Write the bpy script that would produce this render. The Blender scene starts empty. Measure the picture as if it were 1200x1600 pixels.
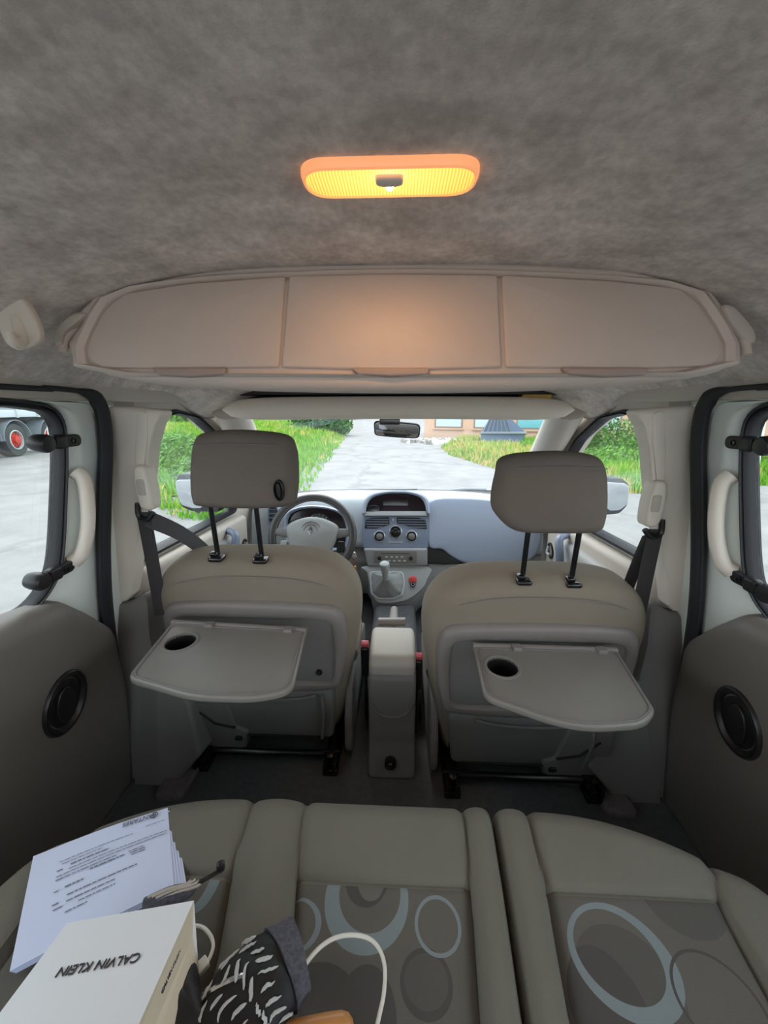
import bpy, bmesh, math, random
import numpy as np
from mathutils import Vector, Matrix
random.seed(7)
S=bpy.context.scene
COL=S.collection
# ---------------------------------------------------------------- camera
FPX=600.0; PITCH=math.radians(14.9); YAW=math.atan(22.7/600)
CAM=Vector((.012,0,1.05))
FW=Vector((-math.sin(YAW)*math.cos(PITCH), math.cos(YAW)*math.cos(PITCH), -math.sin(PITCH)))
RT=Vector((math.cos(YAW), math.sin(YAW),0)); UP=RT.cross(FW)
cd=bpy.data.cameras.new('camera'); cam=bpy.data.objects.new('camera',cd); COL.objects.link(cam)
cd.sensor_fit='VERTICAL'; cd.sensor_height=32.0; cd.lens=32.0*FPX/1600
cd.clip_start=.02; cd.clip_end=500
M4=Matrix((RT,UP,-FW)).transposed().to_4x4(); M4.translation=CAM
cam.matrix_world=M4; S.camera=cam
# ---------------------------------------------------------------- exposure, sky, sun
S.view_settings.view_transform='Standard'; S.view_settings.look='None'
S.view_settings.gamma=1; S.view_settings.use_curve_mapping=False
S.view_settings.exposure=1.72
w=bpy.data.worlds.new('sky'); S.world=w; w.use_nodes=True
nt=w.node_tree; bg=nt.nodes['Background']
tc=nt.nodes.new('ShaderNodeTexCoord'); sp=nt.nodes.new('ShaderNodeSeparateXYZ')
rp=nt.nodes.new('ShaderNodeValToRGB')
rp.color_ramp.elements[0].position=0; rp.color_ramp.elements[0].color=(.90,.95,1,1)
rp.color_ramp.elements[1].position=.9; rp.color_ramp.elements[1].color=(.82,.91,1,1)
nt.links.new(tc.outputs['Generated'],sp.inputs[0]); nt.links.new(sp.outputs['Z'],rp.inputs[0])
nt.links.new(rp.outputs[0],bg.inputs['Color']); bg.inputs['Strength'].default_value=1.0
sd=bpy.data.lights.new('sun','SUN'); sd.energy=.7; sd.angle=math.radians(25); sd.color=(1,.96,.9)
so=bpy.data.objects.new('sun',sd); COL.objects.link(so); so.rotation_euler=(math.radians(-38),math.radians(-20),0)
S.cycles.max_bounces=10; S.cycles.diffuse_bounces=6; S.cycles.transparent_max_bounces=16

# ---------------------------------------------------------------- helpers
def lin(c):
    return tuple(((x/255)/12.92 if x/255<=.04045 else ((x/255+.055)/1.055)**2.4) for x in c)
def at(px,py,X=None,Y=None,Z=None):
    r=FW+RT*((px-600)/FPX)+UP*((800-py)/FPX)
    i,v=[(i,v) for i,v in enumerate((X,Y,Z)) if v is not None][0]
    return CAM+r*((v-CAM[i])/r[i])
class Fr:
    "a local frame: origin, u, v, n axes"
    def __init__(s,O,U,V,N=None):
        s.O=Vector(O); s.U=Vector(U).normalized(); s.V=Vector(V).normalized()
        s.N=Vector(N).normalized() if N else s.U.cross(s.V)
    def p(s,u,v,n=0): return s.O+s.U*u+s.V*v+s.N*n
    def px(s,x,y,n=0):
        r=FW+RT*((x-600)/FPX)+UP*((800-y)/FPX); NN=s.U.cross(s.V)
        O=s.O+s.N*n
        q=CAM+r*((O-CAM).dot(NN)/r.dot(NN))-s.O
        return (q.dot(s.U),q.dot(s.V))
    def pxs(s,pts,n=0): return [s.px(x,y,n) for x,y in pts]
def ccw(p):
    a=sum(p[i][0]*p[(i+1)%len(p)][1]-p[(i+1)%len(p)][0]*p[i][1] for i in range(len(p)))
    return list(p) if a>0 else list(p)[::-1]
def smooth(pts,k=5,closed=True):
    n=len(pts); out=[]; P=[Vector(p) for p in pts]
    rng=range(n) if closed else range(n-1)
    for i in rng:
        if closed: a,b,c,d=P[i-1],P[i],P[(i+1)%n],P[(i+2)%n]
        else: a,b,c,d=P[max(i-1,0)],P[i],P[i+1],P[min(i+2,n-1)]
        for j in range(k):
            t=j/k
            out.append(.5*((2*b)+(c-a)*t+(2*a-5*b+4*c-d)*t*t+(3*b-a-3*c+d)*t**3))
    if not closed: out.append(P[-1])
    return [tuple(v) for v in out]
def rpoly(pts,r,k=5):
    out=[]; n=len(pts); rs=r if isinstance(r,(list,tuple)) else [r]*n
    for i in range(n):
        p=Vector(pts[i]).to_2d(); a=Vector(pts[i-1]).to_2d(); b=Vector(pts[(i+1)%n]).to_2d()
        da=(a-p); db=(b-p); la,lb=da.length,db.length; da.normalize(); db.normalize()
        ang=max(.2,da.angle(db)); t=min(rs[i]/math.tan(ang/2),la*.49,lb*.49)
        A=p+da*t; B=p+db*t
        for j in range(k+1):
            s=j/k; out.append(tuple((1-s)**2*A+2*s*(1-s)*p+s*s*B))
    return out
def rrect(w,h,r,cu=0,cv=0,k=5):
    return rpoly([(cu-w/2,cv-h/2),(cu+w/2,cv-h/2),(cu+w/2,cv+h/2),(cu-w/2,cv+h/2)],r,k)
def ell(a,b,n=28,cu=0,cv=0): return [(cu+a*math.cos(2*math.pi*i/n),cv+b*math.sin(2*math.pi*i/n)) for i in range(n)]
def polar(o,n=64,c=None):
    o=[Vector(p).to_2d() for p in o]
    c=Vector(c) if c else sum(o,Vector((0,0)))/len(o)
    out=[]
    for i in range(n):
        d=Vector((math.cos(2*math.pi*i/n),math.sin(2*math.pi*i/n))); best=None
        for j in range(len(o)):
            a=o[j]-c; e=o[(j+1)%len(o)]-o[j]; den=d.x*e.y-d.y*e.x
            if abs(den)<1e-12: continue
            t=(a.x*e.y-a.y*e.x)/den; q=(a.x*d.y-a.y*d.x)/den
            if t>0 and -1e-6<=q<=1+1e-6 and (best is None or t>best): best=t
        out.append(tuple(c+d*(best or .001)))
    return out
def rotz2(p,a): return [(x*math.cos(a)-y*math.sin(a),x*math.sin(a)+y*math.cos(a)) for x,y in p]
XY=Fr((0,0,0),(1,0,0),(0,1,0))

class MB:
    def __init__(s): s.v=[]; s.f=[]; s.m=[]
    def add(s,vs,fs,mi=0):
        b=len(s.v); s.v+= [tuple(v) for v in vs]; s.f+=[tuple(i+b for i in f) for f in fs]; s.m+=[mi]*len(fs); return s
    def loft(s,rings,cap0=True,cap1=True,closed=True,mi=0):
        n=len(rings[0]); vs=[p for r in rings for p in r]; fs=[]
        for k in range(len(rings)-1):
            for i in range(n if closed else n-1):
                j=(i+1)%n; fs.append((k*n+i,k*n+j,(k+1)*n+j,(k+1)*n+i))
        if cap0: fs.append(tuple(range(n))[::-1])
        if cap1: fs.append(tuple(range((len(rings)-1)*n,len(rings)*n)))
        return s.add(vs,fs,mi)
    def pillow(s,outline,fr,d0,d1,r0=.005,r1=None,crown=0,k=4,mi=0,shear=None):
        r1=r0 if r1 is None else r1; o=ccw(outline)
        us=[p[0] for p in o]; vs=[p[1] for p in o]
        cu=(min(us)+max(us))/2; cv=(min(vs)+max(vs))/2; hu=(max(us)-min(us))/2; hv=(max(vs)-min(vs))/2
        def ring(ins,n,sc=1): 
            au=(1-min(ins,hu*.98)/hu)*sc; av=(1-min(ins,hv*.98)/hv)*sc
            R=[]
            for u,v in o:
                u2=cu+(u-cu)*au; v2=cv+(v-cv)*av
                R.append(fr.p(u2,v2,n+(shear(u2,v2) if shear else 0)))
            return R
        R=[]
        for t in range(k+1):
            a=math.pi/2*t/k; R.append(ring(r0*(1-math.sin(a)),d0+r0*(1-math.cos(a))))
        for t in range(k,-1,-1):
            a=math.pi/2*t/k; R.append(ring(r1*(1-math.sin(a)),d1-r1*(1-math.cos(a))))
        if crown or shear:
            for sc in (.85,.65,.42,.2,.04): R.append(ring(r1,d1+crown*(1-sc*sc),sc))
        return s.loft(R,mi=mi)
    def ringframe(s,outer,inner,fr,prof,n=72,c=None,closeback=False,mi=0):
        "prof: list of (t,n) with t=0 outer, 1 inner"
        A=polar(outer,n,c); B=polar(inner,n,c)
        R=[[fr.p(a[0]+(b[0]-a[0])*t,a[1]+(b[1]-a[1])*t,h) for a,b in zip(A,B)] for t,h in prof]
        return s.loft(R,False,False,mi=mi)
    def tube(s,pts,r,n=10,flat=1.0,upv=None,caps=True,closed=False,mi=0):
        P=[Vector(p) for p in pts]; R=[]; m=len(P)
        rad=r if isinstance(r,(list,tuple)) else [r]*m
        prev=None
        for i in range(m):
            if closed: t=(P[(i+1)%m]-P[i-1])
            else: t=(P[min(i+1,m-1)]-P[max(i-1,0)])
            t.normalize()
            if upv is not None: a=Vector(upv)-t*Vector(upv).dot(t)
            elif prev is None:
                a=Vector((0,0,1)) if abs(t.z)<.9 else Vector((1,0,0)); a=a-t*a.dot(t)
            else: a=prev-t*prev.dot(t)
            a.normalize(); prev=a; b=t.cross(a)
            R.append([P[i]+(a*math.cos(2*math.pi*j/n)*rad[i]*flat+b*math.sin(2*math.pi*j/n)*rad[i]) for j in range(n)])
        if closed: R.append(R[0]); caps=False
        return s.loft(R,caps,caps,mi=mi)
    def lathe(s,prof,O,axis,n=28,mi=0,caps=True):
        ax=Vector(axis).normalized(); a=Vector((0,0,1)) if abs(ax.z)<.9 else Vector((1,0,0))
        a=(a-ax*a.dot(ax)).normalized(); b=ax.cross(a); O=Vector(O)
        R=[[O+ax*h+(a*math.cos(2*math.pi*j/n)+b*math.sin(2*math.pi*j/n))*max(r,1e-4) for j in range(n)] for r,h in prof]
        return s.loft(R,caps,caps,mi=mi)
    def box(s,c,d,rot=None,r=.0,mi=0):
        fr=Fr(c,(1,0,0),(0,1,0)) if rot is None else rot
        return s.pillow(rrect(d[0],d[1],max(r,.0005),k=3),fr,-d[2]/2,d[2]/2,max(r,.0005),k=3,mi=mi)
    def build(s,name,mats,parent=None,sub=0,smooth_=True,**props):
        me=bpy.data.meshes.new(name); me.from_pydata(s.v,[],s.f)
        mats=mats if isinstance(mats,(list,tuple)) else [mats]
        for m in mats: me.materials.append(m)
        me.polygons.foreach_set('material_index',s.m)
        bm=bmesh.new(); bm.from_mesh(me); bmesh.ops.recalc_face_normals(bm,faces=bm.faces)
        if smooth_:
            for f in bm.faces: f.smooth=True
            for e in bm.edges:
                if len(e.link_faces)==2 and e.calc_face_angle(0)>math.radians(38): e.smooth=False
        bm.to_mesh(me); bm.free()
        o=bpy.data.objects.new(name,me); COL.objects.link(o)
        if parent:
            o.parent=parent; o.matrix_parent_inverse=Matrix.Translation(-parent.location)
        if sub:
            m=o.modifiers.new('sub','SUBSURF'); m.levels=sub; m.render_levels=sub
        for k_,v in props.items(): o[k_]=v
        return o
def root(name,loc,label,cat,group=None,kind=None):
    o=bpy.data.objects.new(name,None); COL.objects.link(o); o.location=loc; o.empty_display_size=.05
    o['label']=label; 
    if kind: o['kind']=kind
    o['category']=cat
    if group: o['group']=group
    return o
def tag(o,label,cat,group=None,kind=None):
    o['label']=label; o['category']=cat
    if group: o['group']=group
    if kind: o['kind']=kind
    return o
def struct(o,label=None,cat=None):
    o['kind']='structure'
    if label: o['label']=label; o['category']=cat
    return o
def copy_tree(o,parent=None,off=None):
    c=o.copy(); COL.objects.link(c); c.parent=parent
    if off is not None: c.location=o.location+Vector(off)
    for ch in list(o.children): copy_tree(ch,c)
    return c
def text(body,size,fr,u,v,n,m,parent=None,name='lettering',rot=0,align='CENTER',sx=1,ex=.0004,acc=None):
    cu=bpy.data.curves.new(name,'FONT'); cu.body=body; cu.size=size; cu.align_x=align; cu.align_y='CENTER'; cu.extrude=ex
    cu.materials.append(m); o=bpy.data.objects.new(name,cu); COL.objects.link(o)
    U=fr.U*math.cos(rot)+fr.V*math.sin(rot); V=fr.V*math.cos(rot)-fr.U*math.sin(rot)
    mw=Matrix((U*sx,V,fr.N)).transposed().to_4x4(); mw.translation=fr.p(u,v,n)
    dg=bpy.context.evaluated_depsgraph_get(); me=bpy.data.meshes.new_from_object(o.evaluated_get(dg)); bpy.data.objects.remove(o)
    me.transform(mw)
    if acc is not None:
        acc.add([v.co for v in me.vertices],[tuple(p.vertices) for p in me.polygons]); return None
    o=bpy.data.objects.new(name,me); COL.objects.link(o)
    if parent: o.parent=parent; o.matrix_parent_inverse=Matrix.Translation(-parent.location)
    return o
def cut(o,cutter):
    m=o.modifiers.new('cut','BOOLEAN'); m.object=cutter; m.operation='DIFFERENCE'; m.solver='EXACT'
    dg=bpy.context.evaluated_depsgraph_get(); dg.update()
    me=bpy.data.meshes.new_from_object(o.evaluated_get(dg)); o.modifiers.clear(); o.data=me
    bpy.data.objects.remove(cutter)

# ---------------------------------------------------------------- materials
def mat(name,rgb,rough=.6,var=0,vscale=8,bump=0,bscale=200,spec=.5,metal=0,rgb2=None,coat=0,sheen=0,stretch=None):
    m=bpy.data.materials.new(name); m.use_nodes=True; t=m.node_tree; b=t.nodes['Principled BSDF']
    c=lin(rgb)+(1,); b.inputs['Base Color'].default_value=c
    b.inputs['Roughness'].default_value=rough; b.inputs['Metallic'].default_value=metal
    b.inputs['Specular IOR Level'].default_value=spec
    if coat: b.inputs['Coat Weight'].default_value=coat
    if sheen: b.inputs['Sheen Weight'].default_value=sheen
    tcn=t.nodes.new('ShaderNodeTexCoord'); vec=tcn.outputs['Object']
    if stretch:
        mp=t.nodes.new('ShaderNodeMapping'); mp.inputs['Scale'].default_value=stretch
        t.links.new(vec,mp.inputs[0]); vec=mp.outputs[0]
    if var or rgb2:
        n=t.nodes.new('ShaderNodeTexNoise'); n.inputs['Scale'].default_value=vscale; n.inputs['Detail'].default_value=6
        n.inputs['Roughness'].default_value=.65
        t.links.new(vec,n.inputs['Vector'])
        r=t.nodes.new('ShaderNodeValToRGB'); r.color_ramp.elements[0].position=.35; r.color_ramp.elements[1].position=.65
        c2=lin(rgb2)+(1,) if rgb2 else tuple(x*(1-var) for x in c[:3])+(1,)
        r.color_ramp.elements[0].color=c2; r.color_ramp.elements[1].color=c
        t.links.new(n.outputs['Fac'],r.inputs[0]); t.links.new(r.outputs[0],b.inputs['Base Color'])
    if bump:
        n2=t.nodes.new('ShaderNodeTexNoise'); n2.inputs['Scale'].default_value=bscale; n2.inputs['Detail'].default_value=3
        t.links.new(tcn.outputs['Object'],n2.inputs['Vector'])
        bp=t.nodes.new('ShaderNodeBump'); bp.inputs['Strength'].default_value=bump; bp.inputs['Distance'].default_value=.002
        t.links.new(n2.outputs['Fac'],bp.inputs['Height']); t.links.new(bp.outputs[0],b.inputs['Normal'])
    return m
def emis(name,rgb,st):
    m=bpy.data.materials.new(name); m.use_nodes=True; b=m.node_tree.nodes['Principled BSDF']
    b.inputs['Base Color'].default_value=rgb+(1,); b.inputs['Emission Color'].default_value=rgb+(1,); b.inputs['Emission Strength'].default_value=st
    return m
def glassm(name,tint=(.96,.98,.97),refl=.05):
    m=bpy.data.materials.new(name); m.use_nodes=True; t=m.node_tree; t.nodes.clear()
    o=t.nodes.new('ShaderNodeOutputMaterial'); mx=t.nodes.new('ShaderNodeMixShader')
    tr=t.nodes.new('ShaderNodeBsdfTransparent'); gl=t.nodes.new('ShaderNodeBsdfGlossy'); gl.inputs['Roughness'].default_value=.02
    lw0=t.nodes.new('ShaderNodeLayerWeight'); lw0.inputs[0].default_value=.5; pw=t.nodes.new('ShaderNodeMath'); pw.operation='POWER'; pw.inputs[1].default_value=4; t.links.new(lw0.outputs['Facing'],pw.inputs[0]); lw=t.nodes.new('ShaderNodeMath'); lw.operation='MULTIPLY_ADD'; lw.inputs[1].default_value=.5; lw.inputs[2].default_value=refl; t.links.new(pw.outputs[0],lw.inputs[0])
    tr.inputs[0].default_value=tint+(1,)
    t.links.new(lw.outputs[0],mx.inputs[0]); t.links.new(tr.outputs[0],mx.inputs[1]); t.links.new(gl.outputs[0],mx.inputs[2]); t.links.new(mx.outputs[0],o.inputs[0])
    return m
K={}
K['head']=mat('headliner_cloth',(234,225,218),.95,vscale=16,rgb2=(196,187,181),bump=.25,bscale=420,spec=.1,stretch=(1,1.15,1))
# finer weave mottling on the headliner
t=K['head'].node_tree; b=t.nodes['Principled BSDF']; l=b.inputs['Base Color'].links[0].from_socket
n=t.nodes.new('ShaderNodeTexNoise'); n.inputs['Scale'].default_value=110; n.inputs['Detail'].default_value=4
tcx=t.nodes.new('ShaderNodeTexCoord'); mpx=t.nodes.new('ShaderNodeMapping'); mpx.inputs['Scale'].default_value=(1,.75,1)
t.links.new(tcx.outputs['Object'],mpx.inputs[0]); t.links.new(mpx.outputs[0],n.inputs['Vector'])
r=t.nodes.new('ShaderNodeMapRange'); r.inputs[1].default_value=.35; r.inputs[2].default_value=.65; r.inputs[3].default_value=.88; r.inputs[4].default_value=1.06
t.links.new(n.outputs['Fac'],r.inputs[0]); mxx=t.nodes.new('ShaderNodeMix'); mxx.data_type='RGBA'; mxx.blend_type='MULTIPLY'; mxx.inputs[0].default_value=1
t.links.new(l,mxx.inputs[6]); t.links.new(r.outputs[0],mxx.inputs[7]); t.links.new(mxx.outputs[2],b.inputs['Base Color'])
K['trim']=mat('warm_grey_trim',(192,184,174),.55,bump=.15,bscale=500)
K['pillar']=mat('beige_pillar_trim',(228,220,208),.5,bump=.1,bscale=500)
K['console']=mat('console_plastic',(210,196,186),.5,bump=.12,bscale=600,var=.06,vscale=5)
K['dark_trim']=mat('lower_grey_trim',(122,120,119),.55,bump=.15,bscale=500)
K['shell']=mat('seat_shell_plastic',(134,129,126),.45,bump=.12,bscale=600,var=.05,vscale=6)
K['tray']=mat('tray_plastic',(134,131,126),.38,bump=.1,bscale=700,var=.07,vscale=9)
K['fabric']=mat('taupe_seat_cloth',(144,135,122),.9,bump=.35,bscale=700,spec=.15,var=.08,vscale=5)
K['bench']=mat('bench_cloth',(120,118,109),.9,bump=.35,bscale=700,spec=.15,var=.06,vscale=5)
K['hfab']=mat('headrest_cloth',(116,108,101),.9,bump=.35,bscale=700,spec=.15,var=.06,vscale=5)
K['pocket']=mat('pocket_cloth',(122,122,121),.85,bump=.3,bscale=600,spec=.2)
K['grip_shade']=mat('console_grip_shade',(172,154,146),.5)  # console plastic darkened to paint the shade of the finger recesses
K['lid']=mat('armrest_lid_vinyl',(176,172,164),.6,bump=.1,bscale=400)
K['black']=mat('black_plastic',(30,30,32),.4,bump=.05,bscale=300)
K['gloss']=mat('gloss_black_steel',(24,24,26),.2,spec=.6)
K['rubber']=mat('black_rubber',(34,35,40),.6,bump=.1,bscale=300)
K['paint']=mat('pale_silver_paint',(226,234,230),.28,spec=.5,coat=.4)
K['carpet']=mat('dark_carpet',(98,98,100),1,bump=.6,bscale=350,spec=.05,var=.2,vscale=60)
K['sillcarpet']=mat('sill_carpet',(118,112,112),1,bump=.6,bscale=350,spec=.05,var=.2,vscale=80)
K['door']=mat('door_card_plastic',(108,104,98),.55,bump=.15,bscale=500)
K['blue']=mat('blue_grey_dash',(160,171,190),.5,bump=.12,bscale=700)
K['dashtop']=mat('dash_top',(176,183,188),.55,bump=.12,bscale=700)
K['dashlow']=mat('dash_lower',(160,161,160),.5,bump=.12,bscale=700)
K['stack']=mat('centre_panel_blue',(124,136,156),.35)
K['light']=mat('light_grey_plastic',(186,190,190),.4)
K['silver']=mat('satin_silver',(190,194,198),.3,metal=.8)
K['leather']=mat('wheel_leather',(68,66,67),.35,bump=.25,bscale=500)
K['belt']=mat('belt_webbing',(62,60,62),.7,bump=.4,bscale=400)
K['screen']=mat('dark_display',(38,28,36),.15)
K['red']=mat('red_plastic',(196,60,56),.35)
K['pink']=mat('buckle_button',(200,96,104),.35)
K['gold']=mat('brass_tag',(196,150,70),.35,metal=.6)
K['paper']=mat('office_paper',(218,228,255),.7)
K['bag']=mat('white_card',(232,236,240),.45)
K['bag_shade']=mat('shaded_card_side',(222,208,184),.5)  # beige tint paints the shadow on the side of the white bag
K['ink']=mat('grey_ink',(120,122,134),.7)
K['inkd']=mat('dark_ink',(52,54,62),.6)
K['white']=mat('white_cable',(226,224,214),.4)
K['wood']=mat('varnished_wood',(206,150,88),.35,vscale=9,rgb2=(180,120,64),stretch=(1,8,8))
K['bcloth']=mat('black_nylon',(24,24,27),.6,bump=.5,bscale=60)
K['gcuff']=mat('heather_cuff',(98,98,108),.95,bump=.6,bscale=400,vscale=200,rgb2=(70,70,80))
K['wstripe']=mat('white_stripe_print',(196,200,200),.7)
K['bezel']=mat('amber_translucent',(240,190,150),.35)
K['bezel'].node_tree.nodes['Principled BSDF'].inputs['Emission Color'].default_value=(1,.35,.12,1); K['bezel'].node_tree.nodes['Principled BSDF'].inputs['Emission Strength'].default_value=.22
K['glass']=glassm('window_glass')
K['mirror']=mat('mirror_glass',(220,226,232),.03,metal=1)
K['chrome']=mat('chrome',(215,215,220),.12,metal=1)
K['asphalt']=mat('pale_asphalt',(140,139,137),.95,vscale=1.6,rgb2=(124,123,122),bump=.5,bscale=18)
K['gravel']=mat('gravel_rubble',(176,170,162),.95,vscale=8,rgb2=(120,112,106),bump=.8,bscale=30)
K['soil']=mat('verge_soil',(96,118,52),1,vscale=2,rgb2=(126,128,66))
K['grass']=mat('grass_green',(98,160,36),.8,vscale=.7,rgb2=(128,176,52))
K['dry']=mat('dry_grass',(206,186,118),.8,vscale=1,rgb2=(176,172,84))
K['leaf']=mat('leaf_green',(96,146,46),.7,vscale=.8,rgb2=(66,112,40))
K['leafd']=mat('leaf_dark_green',(76,120,58),.7,vscale=.8,rgb2=(50,86,44))
K['bark']=mat('bark',(96,78,62),.9)
K['facade']=mat('peach_plaster',(214,180,156),.85,vscale=.8,rgb2=(206,172,146))
K['fband']=mat('plinth_plaster',(196,166,142),.85)
K['fwin']=mat('sky_painted_pane',(196,216,232),.1,spec=.8)  # pale blue base colour stands in for sky reflected in the panes
K['fframe']=mat('window_frame_brown',(150,128,112),.6)
K['teal']=mat('teal_panel',(110,178,186),.5)
K['skip']=mat('blue_grey_slats',(96,112,138),.6)
K['truckgrey']=mat('truck_grey',(132,140,148),.5)
K['tyre']=mat('tyre',(66,68,70),.85,bump=.3,bscale=30)
K['hubred']=mat('hub_red',(188,60,48),.5)
K['trucklight']=mat('truck_rail',(188,198,206),.4)

# patterned seat insert: rings and discs woven in the cloth
def pattern_mat():
    m=mat('patterned_seat_cloth',(112,109,102),.9,bump=.35,bscale=700,spec=.15)
    t=m.node_tree; b=t.nodes['Principled BSDF']
    g=t.nodes.new('ShaderNodeNewGeometry'); s=t.nodes.new('ShaderNodeSeparateXYZ'); t.links.new(g.outputs['Position'],s.inputs[0])
    def M(op,a,b_=None,c_=None):
        n=t.nodes.new('ShaderNodeMath'); n.operation=op
        for i,x in enumerate((a,b_,c_)):
            if x is None: continue
            if isinstance(x,(int,float)): n.inputs[i].default_value=x
            else: t.links.new(x,n.inputs[i])
        return n.outputs[0]
    def rad(cx,cy,a,bb,rot):
        dx=M('SUBTRACT',s.outputs[0],cx); dy=M('SUBTRACT',s.outputs[1],cy); c,sn=math.cos(rot),math.sin(rot)
        u=M('DIVIDE',M('ADD',M('MULTIPLY',dx,c),M('MULTIPLY',dy,sn)),a)
        v=M('DIVIDE',M('SUBTRACT',M('MULTIPLY',dy,c),M('MULTIPLY',dx,sn)),bb)
        return M('SQRT',M('ADD',M('MULTIPLY',u,u),M('MULTIPLY',v,v)))
    col=None
    base=t.nodes.new('ShaderNodeRGB'); base.outputs[0].default_value=lin((104,101,95))+(1,); col=base.outputs[0]
    def over(fac,rgb):
        nonlocal col
        x=t.nodes.new('ShaderNodeMix'); x.data_type='RGBA'; x.inputs[7].default_value=lin(rgb)+(1,)
        t.links.new(fac,x.inputs[0]); t.links.new(col,x.inputs[6]); col=x.outputs[2]
    for kind,cx,cy,a,bb,rot,off,rgb in RINGS:
        r1=rad(cx,cy,a,bb,rot)
        fac=M('LESS_THAN',r1,1.0)
        if kind=='ring':
            r2=rad(cx+off[0],cy+off[1],a*off[2],bb*off[2],rot); fac=M('MULTIPLY',fac,M('GREATER_THAN',r2,1.0))
        over(fac,rgb)
    t.links.new(col,b.inputs['Base Color'])
    return m
def P4(x,y):
    q=at(x,y,Z=.405); return q.x,q.y
def ring_px(kind,x0,x1,y0,y1,rot,off,rgb):
    # an ellipse given by its extent in the photograph, laid out on the cushion
    cx,cy=P4((x0+x1)/2,(y0+y1)/2); a=(P4(x1,(y0+y1)/2)[0]-P4(x0,(y0+y1)/2)[0])/2; bb=(P4((x0+x1)/2,y0)[1]-P4((x0+x1)/2,y1)[1])/2
    return (kind,cx,cy,a,bb,rot,off,rgb)
LG=(130,140,143); DG=(84,82,79); MG=(112,109,102); D2=(93,91,87)
RINGS=[ring_px('disc',625,707,1480,1595,0,None,DG),ring_px('disc',632,700,1490,1580,0,None,D2),
 ring_px('disc',430,560,1500,1640,0,None,DG),ring_px('disc',520,620,1500,1700,0,None,DG),
 ring_px('ring',508,638,1330,1486,0,(.004,.006,.74),LG),ring_px('disc',540,606,1340,1420,0,None,DG),ring_px('disc',560,600,1360,1412,0,None,MG),
 ring_px('ring',648,720,1402,1496,0,(0,.0,.86),LG),ring_px('ring',420,502,1404,1492,0,(-.004,0,.9),LG),
 ring_px('disc',905,1060,1440,1640,0,None,D2),ring_px('disc',895,1015,1470,1700,0,None,DG),
 ring_px('ring',893,1052,1410,1592,-.22,(-.004,.004,.80),LG),ring_px('ring',1060,1190,1480,1660,-.2,(0,0,.93),DG),
 ring_px('ring',1075,1135,1380,1433,0,(0,.004,.85),LG),ring_px('disc',1000,1120,1340,1465,0,None,D2),
 ring_px('ring',290,345,1330,1430,0,(-.012,0,.9),LG)]
K['pattern']=pattern_mat()
# ================================================================ SETTING: the car body
def zc(x,y):
    z=1.27-.19*min(1,(abs(x)/.72))**3.6
    def ss(a,b,v): q=min(1,max(0,(v-a)/(b-a))); return q*q*(3-2*q)
    z+=.016*ss(.34,.20,abs(x))*ss(.63,.50,y)
    z-=.17*ss(1.18,1.50,y)*(1-.6*(abs(x)/.72)**2)
    return z
b=MB(); nx,ny=60,90; vs=[];fs=[]
for j in range(ny+1):
    y=-1.05+(2.57)*j/ny
    for i in range(nx+1):
        x=-.73+1.46*i/nx; vs.append((x,y,zc(x,y)))
for j in range(ny):
    for i in range(nx):
        a=j*(nx+1)+i; fs.append((a,a+1,a+nx+2,a+nx+1))
b.add(vs,fs); o=b.build('ceiling',K['head']); m=o.modifiers.new('s','SOLIDIFY'); m.thickness=.03; m.offset=1
struct(o,'mottled grey cloth headliner across the roof','ceiling')
# make sure the solidify grows upward
if o.data.polygons[0].normal.z>0: o.modifiers['s'].offset=1
else: o.modifiers['s'].offset=-1

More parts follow.
